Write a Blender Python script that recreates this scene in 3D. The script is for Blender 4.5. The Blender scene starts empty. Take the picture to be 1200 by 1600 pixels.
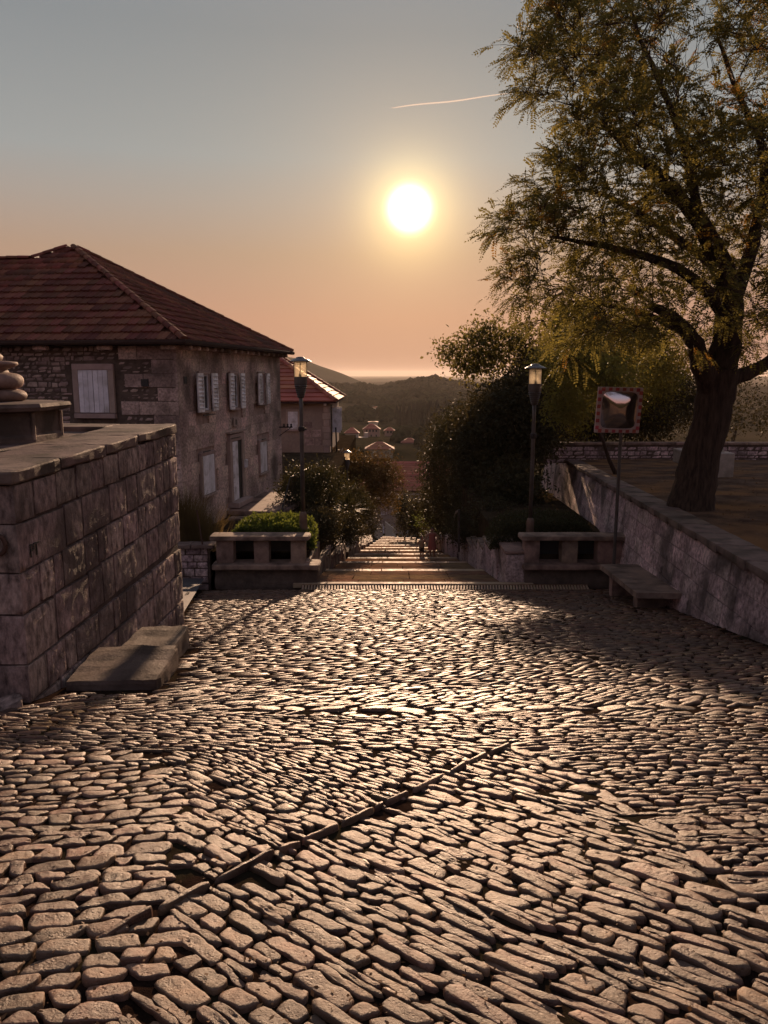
import bpy, bmesh, math, random
import numpy as np
from mathutils import Vector, Matrix, noise as mnoise

rad = math.radians
# ------------------------------------------------------------------ camera, sky, sun, exposure
EYE = 1.6
PITCH = 10.15
FPX = 1202.0
scene = bpy.context.scene
cam_d = bpy.data.cameras.new("camera")
cam_d.sensor_fit = 'VERTICAL'
cam_d.sensor_height = 36.0
cam_d.lens = FPX / 1600.0 * 36.0
cam_d.clip_start = 0.05
cam_d.clip_end = 60000.0
cam = bpy.data.objects.new("camera", cam_d)
cam.location = (0, 0, EYE)
cam.rotation_euler = (rad(90 - PITCH), 0, 0)
scene.collection.objects.link(cam)
scene.camera = cam

_c, _s = math.cos(rad(PITCH)), math.sin(rad(PITCH))
def ray(px, py):
    """world direction seen at a photograph pixel (1200 x 1600)"""
    xc, yc = (px - 600) / FPX, (800 - py) / FPX
    return Vector((xc, _c + _s * yc, -_s + _c * yc))
def P(px, py, d):
    """world point on that ray at forward ground distance d"""
    r = ray(px, py); return Vector((0, 0, EYE)) + r * (d / r.y)
def zat(py, d):
    return P(600, py, d).z
SLOPE = 0.20
def G(px, py):
    """where the ray meets the sloping street"""
    r = ray(px, py); t = -EYE / (r.z + SLOPE * r.y); return (r.x * t, r.y * t)
def to_px(x, y, z):
    dz = z - EYE
    dep = y * _c - dz * _s; up = y * _s + dz * _c
    return (600 + FPX * x / dep, 800 - FPX * up / dep)

SUN_DIR = ray(640, 326).normalized()
SUN_EL = math.asin(SUN_DIR.z); SUN_AZ = math.atan2(SUN_DIR.x, SUN_DIR.y)
sl = bpy.data.lights.new("sun", 'SUN'); sl.energy = 4.4; sl.angle = rad(0.6); sl.color = (1.0, 0.64, 0.40)
so = bpy.data.objects.new("sun", sl); scene.collection.objects.link(so)
so.rotation_euler = SUN_DIR.to_track_quat('Z', 'Y').to_euler()
so.location = (0, 0, 60)

world = bpy.data.worlds.new("World"); scene.world = world; world.use_nodes = True
wn, wl = world.node_tree.nodes, world.node_tree.links
wn.clear()
def wmath(op, a, b=None, c=None, clamp=False):
    n = wn.new('ShaderNodeMath'); n.operation = op; n.use_clamp = clamp
    for i, v in enumerate((a, b, c)):
        if v is None: continue
        if hasattr(v, 'links'): wl.new(v, n.inputs[i])
        else: n.inputs[i].default_value = v
    return n.outputs[0]
tc = wn.new('ShaderNodeTexCoord')
sep = wn.new('ShaderNodeSeparateXYZ'); wl.new(tc.outputs['Generated'], sep.inputs[0])
ramp = wn.new('ShaderNodeValToRGB'); wl.new(sep.outputs['Z'], ramp.inputs[0])
stops = [(0.0, (.455, .24, .17)), (.068, (.485, .26, .175)), (.144, (.42, .285, .20)), (.20, (.37, .32, .275)),
         (.249, (.32, .335, .325)), (.37, (.235, .26, .27)), (.5, (.225, .255, .29)), (1.0, (.19, .215, .265))]
cr = ramp.color_ramp
while len(cr.elements) < len(stops): cr.elements.new(0.5)
for e, (p, c) in zip(cr.elements, stops): e.position = p; e.color = (*c, 1)
dot = wn.new('ShaderNodeVectorMath'); dot.operation = 'DOT_PRODUCT'
wl.new(tc.outputs['Generated'], dot.inputs[0]); dot.inputs[1].default_value = SUN_DIR
dcl = wmath('MINIMUM', dot.outputs['Value'], 1.0)
theta = wmath('MULTIPLY', wmath('ARCCOSINE', wmath('MAXIMUM', dcl, -1.0)), 180 / math.pi)
# sky is brightened away from the sun to lift the shaded walls
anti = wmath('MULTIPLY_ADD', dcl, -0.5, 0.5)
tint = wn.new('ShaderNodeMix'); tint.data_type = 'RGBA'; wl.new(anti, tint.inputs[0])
tint.inputs[6].default_value = (1, 1, 1, 1); tint.inputs[7].default_value = (1.22, 1.0, 1.22, 1)      # mauve of the antisolar sky, boosted as fill for shaded walls
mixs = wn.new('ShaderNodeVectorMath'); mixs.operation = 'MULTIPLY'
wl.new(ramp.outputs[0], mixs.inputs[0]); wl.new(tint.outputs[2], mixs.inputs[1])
def lobe(sigma, power, col):
    e = wmath('EXPONENT', wmath('MULTIPLY', wmath('POWER', wmath('DIVIDE', theta, sigma), power), -1.0))
    v = wn.new('ShaderNodeVectorMath'); v.operation = 'SCALE'; v.inputs[0].default_value = col; wl.new(e, v.inputs['Scale'])
    return v.outputs[0]
def vadd(a, b):
    v = wn.new('ShaderNodeVectorMath'); v.operation = 'ADD'; wl.new(a, v.inputs[0]); wl.new(b, v.inputs[1]); return v.outputs[0]
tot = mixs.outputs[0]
tot = vadd(tot, lobe(1.32, 3.6, (3.2, 2.8, 2.0)))
tot = vadd(tot, lobe(2.35, 1.6, (1.0, .78, .28)))
tot = vadd(tot, lobe(5.2, 1.3, (.30, .16, .055)))
tot = vadd(tot, lobe(18.0, 1.5, (.07, .035, .010)))
sky = wn.new('ShaderNodeTexSky'); sky.sky_type = 'NISHITA'; sky.sun_disc = False
sky.sun_elevation = SUN_EL; sky.sun_rotation = SUN_AZ; sky.dust_density = 3.0; sky.altitude = 100
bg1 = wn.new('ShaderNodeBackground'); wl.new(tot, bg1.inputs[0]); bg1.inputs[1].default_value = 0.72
bg2 = wn.new('ShaderNodeBackground'); wl.new(sky.outputs[0], bg2.inputs[0]); bg2.inputs[1].default_value = 0.0008
addb = wn.new('ShaderNodeAddShader'); wl.new(bg1.outputs[0], addb.inputs[0]); wl.new(bg2.outputs[0], addb.inputs[1])
wo = wn.new('ShaderNodeOutputWorld'); wl.new(addb.outputs[0], wo.inputs[0])
scene.view_settings.view_transform = 'Standard'
scene.view_settings.look = 'None'
scene.view_settings.exposure = 0.5
scene.view_settings.gamma = 1.0
scene.view_settings.use_curve_mapping = False
scene.cycles.max_bounces = 6
scene.cycles.diffuse_bounces = 3
scene.cycles.transparent_max_bounces = 8
scene.cycles.sample_clamp_indirect = 4.0
scene.cycles.volume_bounces = 0

# ------------------------------------------------------------------ materials
def new_mat(name):
    m = bpy.data.materials.new(name); m.use_nodes = True
    nt = m.node_tree; nt.nodes.clear()
    out = nt.nodes.new('ShaderNodeOutputMaterial')
    return m, nt, out
def surf(name, c1, c2, scale=3.0, rough=(.6, .9), bump=.3, bscale=30.0, bdist=.01, spec=.5, per=0.35, stain=None, stain_scale=.8,
         metallic=0.0, pits=0.0, stretch=None, third=None):
    """rough stone / plaster / earth: two tones, per-piece variation, stains, fine relief"""
    m, nt, out = new_mat(name); N, L = nt.nodes, nt.links
    b = N.new('ShaderNodeBsdfPrincipled'); L.new(b.outputs[0], out.inputs[0])
    t = N.new('ShaderNodeTexCoord')
    co = t.outputs['Object']
    if stretch:
        mp = N.new('ShaderNodeMapping'); L.new(co, mp.inputs[0]); mp.inputs['Scale'].default_value = stretch; co2 = mp.outputs[0]
    else: co2 = co
    n1 = N.new('ShaderNodeTexNoise'); n1.inputs['Scale'].default_value = scale; n1.inputs['Detail'].default_value = 6; n1.inputs['Roughness'].default_value = .65
    L.new(co2, n1.inputs[0])
    r = N.new('ShaderNodeValToRGB'); L.new(n1.outputs[0], r.inputs[0])
    r.color_ramp.elements[0].position = .34; r.color_ramp.elements[0].color = (*c1, 1)
    r.color_ramp.elements[1].position = .66; r.color_ramp.elements[1].color = (*c2, 1)
    if third:
        e = r.color_ramp.elements.new(.5); e.color = (*third, 1)
    col = r.outputs[0]
    # per-piece brightness and hue
    oi = N.new('ShaderNodeObjectInfo'); ge = N.new('ShaderNodeNewGeometry')
    ad = N.new('ShaderNodeMath'); ad.operation = 'ADD'; L.new(oi.outputs['Random'], ad.inputs[0]); L.new(ge.outputs['Random Per Island'], ad.inputs[1]); ad.inputs[1].default_value = 0
    fr = N.new('ShaderNodeMath'); fr.operation = 'FRACT'; L.new(ad.outputs[0], fr.inputs[0])
    if per > 0:
        mr = N.new('ShaderNodeMapRange'); L.new(fr.outputs[0], mr.inputs[0]); mr.inputs[3].default_value = 1 - per; mr.inputs[4].default_value = 1 + per
        fr2 = N.new('ShaderNodeMath'); fr2.operation = 'MULTIPLY'; L.new(fr.outputs[0], fr2.inputs[0]); fr2.inputs[1].default_value = 7.31
        fr3 = N.new('ShaderNodeMath'); fr3.operation = 'FRACT'; L.new(fr2.outputs[0], fr3.inputs[0])
        hr = N.new('ShaderNodeMapRange'); L.new(fr3.outputs[0], hr.inputs[0]); hr.inputs[3].default_value = .485; hr.inputs[4].default_value = .515
        hs = N.new('ShaderNodeHueSaturation'); L.new(col, hs.inputs['Color']); L.new(mr.outputs[0], hs.inputs['Value']); L.new(hr.outputs[0], hs.inputs['Hue'])
        col = hs.outputs[0]
    if stain:
        n2 = N.new('ShaderNodeTexNoise'); n2.inputs['Scale'].default_value = stain_scale; n2.inputs['Detail'].default_value = 5; L.new(co, n2.inputs[0])
        r2 = N.new('ShaderNodeValToRGB'); L.new(n2.outputs[0], r2.inputs[0]); r2.color_ramp.elements[0].position = .47; r2.color_ramp.elements[1].position = .64
        r2.color_ramp.elements[1].color = (.85, .85, .85, 1)
        mx = N.new('ShaderNodeMix'); mx.data_type = 'RGBA'; L.new(r2.outputs[0], mx.inputs[0]); L.new(col, mx.inputs[6]); mx.inputs[7].default_value = (*stain, 1)
        col = mx.outputs[2]
    L.new(col, b.inputs['Base Color'])
    n3 = N.new('ShaderNodeTexNoise'); n3.inputs['Scale'].default_value = bscale; n3.inputs['Detail'].default_value = 8; n3.inputs['Roughness'].default_value = .7; L.new(co2, n3.inputs[0])
    h = n3.outputs[0]
    if pits > 0:
        vo = N.new('ShaderNodeTexVoronoi'); vo.inputs['Scale'].default_value = bscale * 1.6; L.new(co, vo.inputs[0])
        pr = N.new('ShaderNodeMapRange'); L.new(vo.outputs['Distance'], pr.inputs[0]); pr.inputs[1].default_value = .0; pr.inputs[2].default_value = .35
        mm = N.new('ShaderNodeMath'); mm.operation = 'MULTIPLY_ADD'; L.new(pr.outputs[0], mm.inputs[0]); mm.inputs[1].default_value = pits; L.new(h, mm.inputs[2]); h = mm.outputs[0]
    bp = N.new('ShaderNodeBump'); bp.inputs['Strength'].default_value = bump; bp.inputs['Distance'].default_value = bdist
    L.new(h, bp.inputs['Height']); L.new(bp.outputs[0], b.inputs['Normal'])
    rr = N.new('ShaderNodeMapRange'); L.new(n1.outputs[0], rr.inputs[0]); rr.inputs[1].default_value = .3; rr.inputs[2].default_value = .7
    rr.inputs[3].default_value = rough[0]; rr.inputs[4].default_value = rough[1]; L.new(rr.outputs[0], b.inputs['Roughness'])
    b.inputs['Specular IOR Level'].default_value = spec; b.inputs['Metallic'].default_value = metallic
    return m
def leafmat(name, c1, c2, trans, tfac=.35, rough=.5, scale=1.2):
    m, nt, out = new_mat(name); N, L = nt.nodes, nt.links
    b = N.new('ShaderNodeBsdfPrincipled'); tr = N.new('ShaderNodeBsdfTranslucent'); mix = N.new('ShaderNodeMixShader')
    ge = N.new('ShaderNodeNewGeometry'); t = N.new('ShaderNodeTexCoord')
    n = N.new('ShaderNodeTexNoise'); n.inputs['Scale'].default_value = scale; n.inputs['Detail'].default_value = 3; L.new(t.outputs['Object'], n.inputs[0])
    a = N.new('ShaderNodeMath'); a.operation = 'MULTIPLY_ADD'; L.new(ge.outputs['Random Per Island'], a.inputs[0]); a.inputs[1].default_value = .5; 
    s = N.new('ShaderNodeMath'); s.operation = 'SUBTRACT'; L.new(n.outputs[0], s.inputs[0]); s.inputs[1].default_value = .25; L.new(s.outputs[0], a.inputs[2])
    r = N.new('ShaderNodeMix'); r.data_type = 'RGBA'; r.clamp_factor = True; L.new(a.outputs[0], r.inputs[0]); r.inputs[6].default_value = (*c1, 1); r.inputs[7].default_value = (*c2, 1)
    L.new(r.outputs[2], b.inputs['Base Color']); b.inputs['Roughness'].default_value = max(rough, .6); b.inputs['Specular IOR Level'].default_value = .14
    r2 = N.new('ShaderNodeMix'); r2.data_type = 'RGBA'; L.new(a.outputs[0], r2.inputs[0]); r2.inputs[6].default_value = (*[v * .55 for v in trans], 1); r2.inputs[7].default_value = (*trans, 1)
    L.new(r2.outputs[2], tr.inputs[0]); mix.inputs[0].default_value = tfac
    L.new(b.outputs[0], mix.inputs[1]); L.new(tr.outputs[0], mix.inputs[2]); L.new(mix.outputs[0], out.inputs[0])
    return m
def plain(name, c, rough=.5, metallic=0.0, spec=.5, **k):
    return surf(name, tuple(v * .82 for v in c), tuple(min(1, v * 1.12) for v in c), scale=k.get('scale', 6), rough=(rough * .85, min(1, rough * 1.15)),
                bump=k.get('bump', .12), bscale=k.get('bscale', 60), bdist=.003, spec=spec, per=k.get('per', .08), metallic=metallic, stain=k.get('stain'), stain_scale=k.get('stain_scale', 3))

M = {}
M['cobble'] = surf('worn_limestone', (0.052, 0.030, 0.020), (0.186, 0.107, 0.068), scale=9, rough=(.34, .52), bump=.7, bscale=34, bdist=.014, spec=.30, per=.42, pits=.25, stain=(.09, .06, .042), stain_scale=2.2)
M['cobble_far'] = surf('worn_limestone_fine', (0.054, 0.029, 0.018), (0.166, 0.089, 0.051), scale=6, rough=(.37, .56), bump=.6, bscale=24, bdist=.016, spec=.24, per=.42, stain=(.095, .062, .044), stain_scale=1.2)
M['soil'] = surf('joint_soil', (.014, .009, .007), (.042, .025, .018), scale=14, rough=(.85, 1), bump=1, bscale=90, bdist=.02, spec=0, per=0, stain=(.035, .03, .018), stain_scale=3)
M['litter'] = leafmat('dry_litter', (.09, .045, .02), (.17, .09, .04), (.2, .1, .03), .15)
M['wall'] = surf('hammered_stone', (0.100, 0.068, 0.059), (0.497, 0.358, 0.312), scale=15, rough=(.7, .95), bump=1.0, bscale=48, bdist=.035, spec=.3, per=.36, stain=(.09, .064, .054), stain_scale=1.3, stretch=(1, 1, .45))  # fine tone contrast stands in for shading in the tool marks
M['cap'] = surf('cap_stone', (0.097, 0.067, 0.055), (0.204, 0.143, 0.120), scale=3, rough=(.6, .9), bump=.6, bscale=18, bdist=.02, spec=.1, per=.12, stain=(.05, .038, .03), stain_scale=2)
M['mortar'] = surf('joint_mortar', (0.052, 0.037, 0.032), (0.117, 0.082, 0.071), scale=8, rough=(.9, 1), bump=.8, bscale=40, bdist=.02, spec=.2, per=0)
M['rwall'] = surf('grey_rubble', (0.199, 0.138, 0.134), (0.761, 0.553, 0.521), scale=12, rough=(.75, .95), bump=1.0, bscale=22, bdist=.05, spec=.25, per=.22, stain=(.065, .048, .042), stain_scale=.9)
M['rmortar'] = surf('wall_render', (0.213, 0.153, 0.145), (0.336, 0.245, 0.229), scale=5, rough=(.85, 1), bump=.8, bscale=40, bdist=.02, spec=.2, per=0)
M['slab'] = surf('reddish_slab', (.085, .064, .050), (.19, .145, .115), scale=5, rough=(.5, .8), bump=.6, bscale=24, bdist=.015, spec=.1, per=.15, stain=(.05, .035, .028), stain_scale=2.5)
M['step'] = surf('step_stone', (0.143, 0.087, 0.054), (0.251, 0.150, 0.087), scale=4, rough=(.75, .95), bump=.9, bscale=14, bdist=.03, spec=0, per=.15, stain=(.12, .085, .062), stain_scale=1.2)
M['nosing'] = surf('pale_nosing', (0.286, 0.199, 0.133), (0.404, 0.287, 0.190), scale=5, rough=(.55, .75), bump=.3, bscale=30, bdist=.008, spec=.1, per=.12)
M['parapet'] = surf('parapet_stone', (0.174, 0.117, 0.093), (0.330, 0.225, 0.173), scale=4, rough=(.6, .85), bump=.45, bscale=30, bdist=.01, spec=.1, per=.12, stain=(.07, .05, .04), stain_scale=1.8)
M['asphalt'] = surf('lane_asphalt', (.04, .038, .04), (.07, .066, .068), scale=3, rough=(.6, .8), bump=.5, bscale=160, bdist=.006, spec=.4, per=0)
M['hwall'] = surf('house_ashlar', (0.315, 0.228, 0.194), (0.902, 0.664, 0.564), scale=14, rough=(.8, .95), bump=1.0, bscale=26, bdist=.05, spec=.2, per=.2, stain=(.10, .074, .058), stain_scale=.5)
M['hrubble'] = surf('house_rubble', (0.180, 0.128, 0.108), (0.432, 0.316, 0.271), scale=5, rough=(.8, 1), bump=.8, bscale=25, bdist=.03, spec=.2, per=.4)
M['hmortar'] = surf('house_mortar', (0.251, 0.179, 0.151), (0.435, 0.314, 0.268), scale=4, rough=(.9, 1), bump=.7, bscale=30, bdist=.02, spec=.2, per=0)
M['hdark'] = surf('rubble_mortar', (0.067, 0.049, 0.038), (0.135, 0.099, 0.077), scale=4, rough=(.9, 1), bump=.7, bscale=30, bdist=.02, spec=.2, per=0)
M['trim'] = surf('window_surround', (0.280, 0.206, 0.175), (0.392, 0.293, 0.248), scale=3, rough=(.7, .9), bump=.3, bscale=40, bdist=.008, spec=.3, per=.1)
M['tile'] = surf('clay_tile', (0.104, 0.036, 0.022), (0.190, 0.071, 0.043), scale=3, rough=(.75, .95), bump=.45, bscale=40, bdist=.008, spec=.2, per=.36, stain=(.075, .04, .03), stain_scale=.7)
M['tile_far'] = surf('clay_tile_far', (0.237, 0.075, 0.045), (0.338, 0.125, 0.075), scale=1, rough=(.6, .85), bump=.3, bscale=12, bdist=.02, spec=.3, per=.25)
M['gutter'] = plain('dark_gutter', (.05, .03, .025), .95, spec=.1)
M['white'] = plain('white_paint', (.85, .84, .86), .45, bump=.15, stain=(.42, .39, .36))
M['whitew'] = plain('weathered_white_paint', (.74, .71, .74), .5, bump=.15, stain=(.36, .33, .31))
M['void'] = plain('dark_interior', (.02, .018, .017), .6)
M['wglass'] = plain('window_glass', (.03, .035, .04), .08, spec=.8, bump=0)
M['iron'] = plain('painted_iron', (.02, .017, .016), .5, metallic=.3)
M['rust'] = plain('rusty_iron', (.07, .03, .018), .8)
M['lamp_metal'] = plain('lamp_enamel', (.085, .075, .068), .42, metallic=.2, stain=(.05, .035, .025))
M['lamp_base'] = plain('lamp_base_brown', (.13, .075, .05), .6, stain=(.06, .035, .022))
M['cap_metal'] = plain('lamp_cap', (.09, .07, .08), .3, metallic=.6)
M['bark'] = surf('tree_bark', (.022, .015, .011), (.085, .056, .04), scale=5, rough=(.85, 1), bump=1, bscale=9, bdist=.06, spec=.15, per=.05, stretch=(3.2, 3.2, .45))
M['lawn'] = surf('dry_lawn', (.07, .045, .032), (.155, .105, .075), scale=1.2, rough=(.9, 1), bump=1, bscale=45, bdist=.03, spec=0, per=0, stain=(.21, .115, .055), stain_scale=.6)
M['earth'] = surf('dark_earth', (.03, .022, .014), (.07, .05, .03), scale=2, rough=(.9, 1), bump=1, bscale=20, bdist=.04, spec=0, per=0)
M['land'] = surf('scrub_hillside', (0.013, 0.013, 0.006), (0.050, 0.040, 0.022), scale=.02, rough=(.95, 1), bump=.4, bscale=.2, bdist=2, spec=0, per=0, stain=(.065, .048, .028), stain_scale=.009)
M['hill'] = surf('far_hill', (0.027, 0.026, 0.016), (0.047, 0.043, 0.026), scale=.012, rough=(.95, 1), bump=.4, bscale=.08, bdist=4, spec=0, per=0)
M['leaf_main'] = leafmat('acacia_leaf', (.040, .044, .014), (.085, .080, .024), (.34, .28, .07), .42)
M['leaf_yellow'] = leafmat('yellowing_leaf', (.07, .05, .012), (.14, .085, .02), (.42, .22, .04), .5)
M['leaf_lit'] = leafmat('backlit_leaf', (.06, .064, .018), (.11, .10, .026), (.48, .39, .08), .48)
M['leaf_dark'] = leafmat('evergreen_leaf', (.026, .025, .012), (.062, .054, .024), (.13, .10, .035), .22, rough=.55)
M['leaf_mid'] = leafmat('shrub_leaf', (.025, .028, .012), (.055, .052, .02), (.12, .10, .03), .22)
M['leaf_hedge'] = leafmat('hedge_leaf', (.035, .06, .012), (.10, .13, .025), (.26, .30, .05), .35, scale=6)
M['leaf_autumn'] = leafmat('russet_leaf', (.040, .030, .012), (.085, .056, .02), (.21, .125, .035), .30)
M['grass'] = leafmat('dry_grass', (.06, .045, .02), (.14, .10, .045), (.30, .20, .07), .35)
M['agave'] = plain('agave_leaf', (.16, .18, .17), .5)
M['sea'] = surf('sea_water', (.02, .03, .04), (.03, .045, .055), scale=.001, rough=(.13, .18), bump=.1, bscale=.02, bdist=.5, spec=.6, per=0)
M['wood_far'] = surf('woodland', (0.014, 0.015, 0.007), (0.036, 0.034, 0.016), scale=.3, rough=(.95, 1), bump=.8, bscale=1.5, bdist=1, spec=0, per=.35)
M['conifer_far'] = surf('conifer_wood', (.012, .012, .008), (.022, .021, .013), scale=.5, rough=(.95, 1), bump=.8, bscale=1.5, bdist=1, spec=0, per=.25)
M['pink'] = plain('pink_render', (.34, .21, .17), .85, bump=.3, stain=(.26, .17, .14))
M['cream'] = plain('pale_render', (.42, .34, .27), .85, bump=.3)
M['green_wall'] = plain('greenish_render', (.22, .24, .19), .85)
M['stone_far'] = plain('pinkish_stone', (.27, .195, .16), .85, bump=.5, bscale=6, stain=(.20, .14, .115), stain_scale=.5)
M['red'] = plain('faded_red', (.33, .05, .045), .5, bump=0, per=.25)
M['sign_white'] = plain('faded_white', (.42, .30, .28), .5, bump=0)
M['skin'] = plain('skin', (.30, .16, .11), .5, bump=.05)
M['hair'] = plain('dark_hair', (.02, .013, .01), .45, bump=.4)
M['dress'] = plain('pink_dress', (.30, .085, .08), .8, bump=.2)
M['shirt'] = plain('khaki_top', (.25, .20, .12), .8, bump=.2)
M['shorts'] = plain('dark_shorts', (.045, .035, .03), .8)
M['shoe'] = plain('dark_shoe', (.03, .025, .025), .6)
M['concrete'] = surf('pale_concrete', (.26, .22, .18), (.38, .32, .27), scale=3, rough=(.8, .95), bump=.3, bscale=30, bdist=.01, spec=.3, per=.05, stain=(.18, .15, .12), stain_scale=2)
# lantern glass, mirror, contrail
m, nt, out = new_mat('lantern_glass'); M['lantern'] = m
tr = nt.nodes.new('ShaderNodeBsdfTranslucent'); tr.inputs[0].default_value = (.9, .84, .72, 1)
tp = nt.nodes.new('ShaderNodeBsdfTransparent'); tp.inputs[0].default_value = (.95, .88, .74, 1)
gl = nt.nodes.new('ShaderNodeBsdfGlossy'); gl.inputs['Roughness'].default_value = .15
mx = nt.nodes.new('ShaderNodeMixShader'); mx.inputs[0].default_value = .72; nt.links.new(tr.outputs[0], mx.inputs[1]); nt.links.new(tp.outputs[0], mx.inputs[2])
mx2 = nt.nodes.new('ShaderNodeMixShader'); mx2.inputs[0].default_value = .06; nt.links.new(mx.outputs[0], mx2.inputs[1]); nt.links.new(gl.outputs[0], mx2.inputs[2]); nt.links.new(mx2.outputs[0], out.inputs[0])
m, nt, out = new_mat('mirror_face'); M['mirror'] = m
b = nt.nodes.new('ShaderNodeBsdfPrincipled'); b.inputs['Base Color'].default_value = (.62, .58, .60, 1); b.inputs['Metallic'].default_value = 1; b.inputs['Roughness'].default_value = .09
t = nt.nodes.new('ShaderNodeTexCoord'); n = nt.nodes.new('ShaderNodeTexNoise'); n.inputs['Scale'].default_value = 5; nt.links.new(t.outputs['Object'], n.inputs[0])
bp = nt.nodes.new('ShaderNodeBump'); bp.inputs['Strength'].default_value = .12; bp.inputs['Distance'].default_value = .01; nt.links.new(n.outputs[0], bp.inputs['Height']); nt.links.new(bp.outputs[0], b.inputs['Normal'])
nt.links.new(b.outputs[0], out.inputs[0])
m, nt, out = new_mat('contrail_ice'); M['contrail'] = m
d_ = nt.nodes.new('ShaderNodeBsdfTranslucent'); d_.inputs[0].default_value = (.9, .85, .8, 1)
tp = nt.nodes.new('ShaderNodeBsdfTransparent'); mx = nt.nodes.new('ShaderNodeMixShader'); mx.inputs[0].default_value = .80
nt.links.new(d_.outputs[0], mx.inputs[1]); nt.links.new(tp.outputs[0], mx.inputs[2]); nt.links.new(mx.outputs[0], out.inputs[0])

# ------------------------------------------------------------------ object helpers
COL = scene.collection
ORG = {}
def tag(o, label=None, cat=None, group=None, kind=None):
    if label: o['label'] = label
    if cat: o['category'] = cat
    if group: o['group'] = group
    if kind: o['kind'] = kind
    return o
def empty(name, loc, label=None, cat=None, group=None, kind=None):
    o = bpy.data.objects.new(name, None); COL.objects.link(o); o.location = loc; o.empty_display_size = .3
    ORG[o.name] = Vector(loc)
    return tag(o, label, cat, group, kind)
def org(p): return ORG.get(p.name, Vector((0, 0, 0))) if p else Vector((0, 0, 0))
def make_mesh(name, V, F, mat, smooth=False):
    me = bpy.data.meshes.new(name)
    V = np.asarray(V, dtype=np.float32).reshape(-1, 3)
    if isinstance(F, np.ndarray):
        k = F.shape[1]
        me.vertices.add(len(V)); me.vertices.foreach_set('co', V.ravel())
        me.loops.add(F.size); me.loops.foreach_set('vertex_index', F.astype(np.int32).ravel())
        me.polygons.add(len(F)); me.polygons.foreach_set('loop_start', np.arange(0, F.size, k, dtype=np.int32))
        me.polygons.foreach_set('loop_total', np.full(len(F), k, dtype=np.int32))
        me.update(calc_edges=True)
    else:
        me.from_pydata(V.tolist(), [], F)
    if smooth: me.polygons.foreach_set('use_smooth', np.ones(len(me.polygons), dtype=bool))
    me.materials.append(mat)
    return me
def mobj(name, V, F, mat, parent=None, smooth=False, kind=None, at=None):
    """one mesh object; V in world coordinates. at = origin for a top-level mesh"""
    o3 = org(parent) if parent else (Vector(at) if at is not None else Vector((0, 0, 0)))
    V = np.asarray(V, dtype=np.float64).reshape(-1, 3) - np.array(o3)
    me = make_mesh(name, V, F, mat, smooth)
    o = bpy.data.objects.new(name, me); COL.objects.link(o)
    if parent: o.parent = parent
    else: o.location = o3
    ORG[o.name] = o3
    if kind: o['kind'] = kind
    return o
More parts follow.
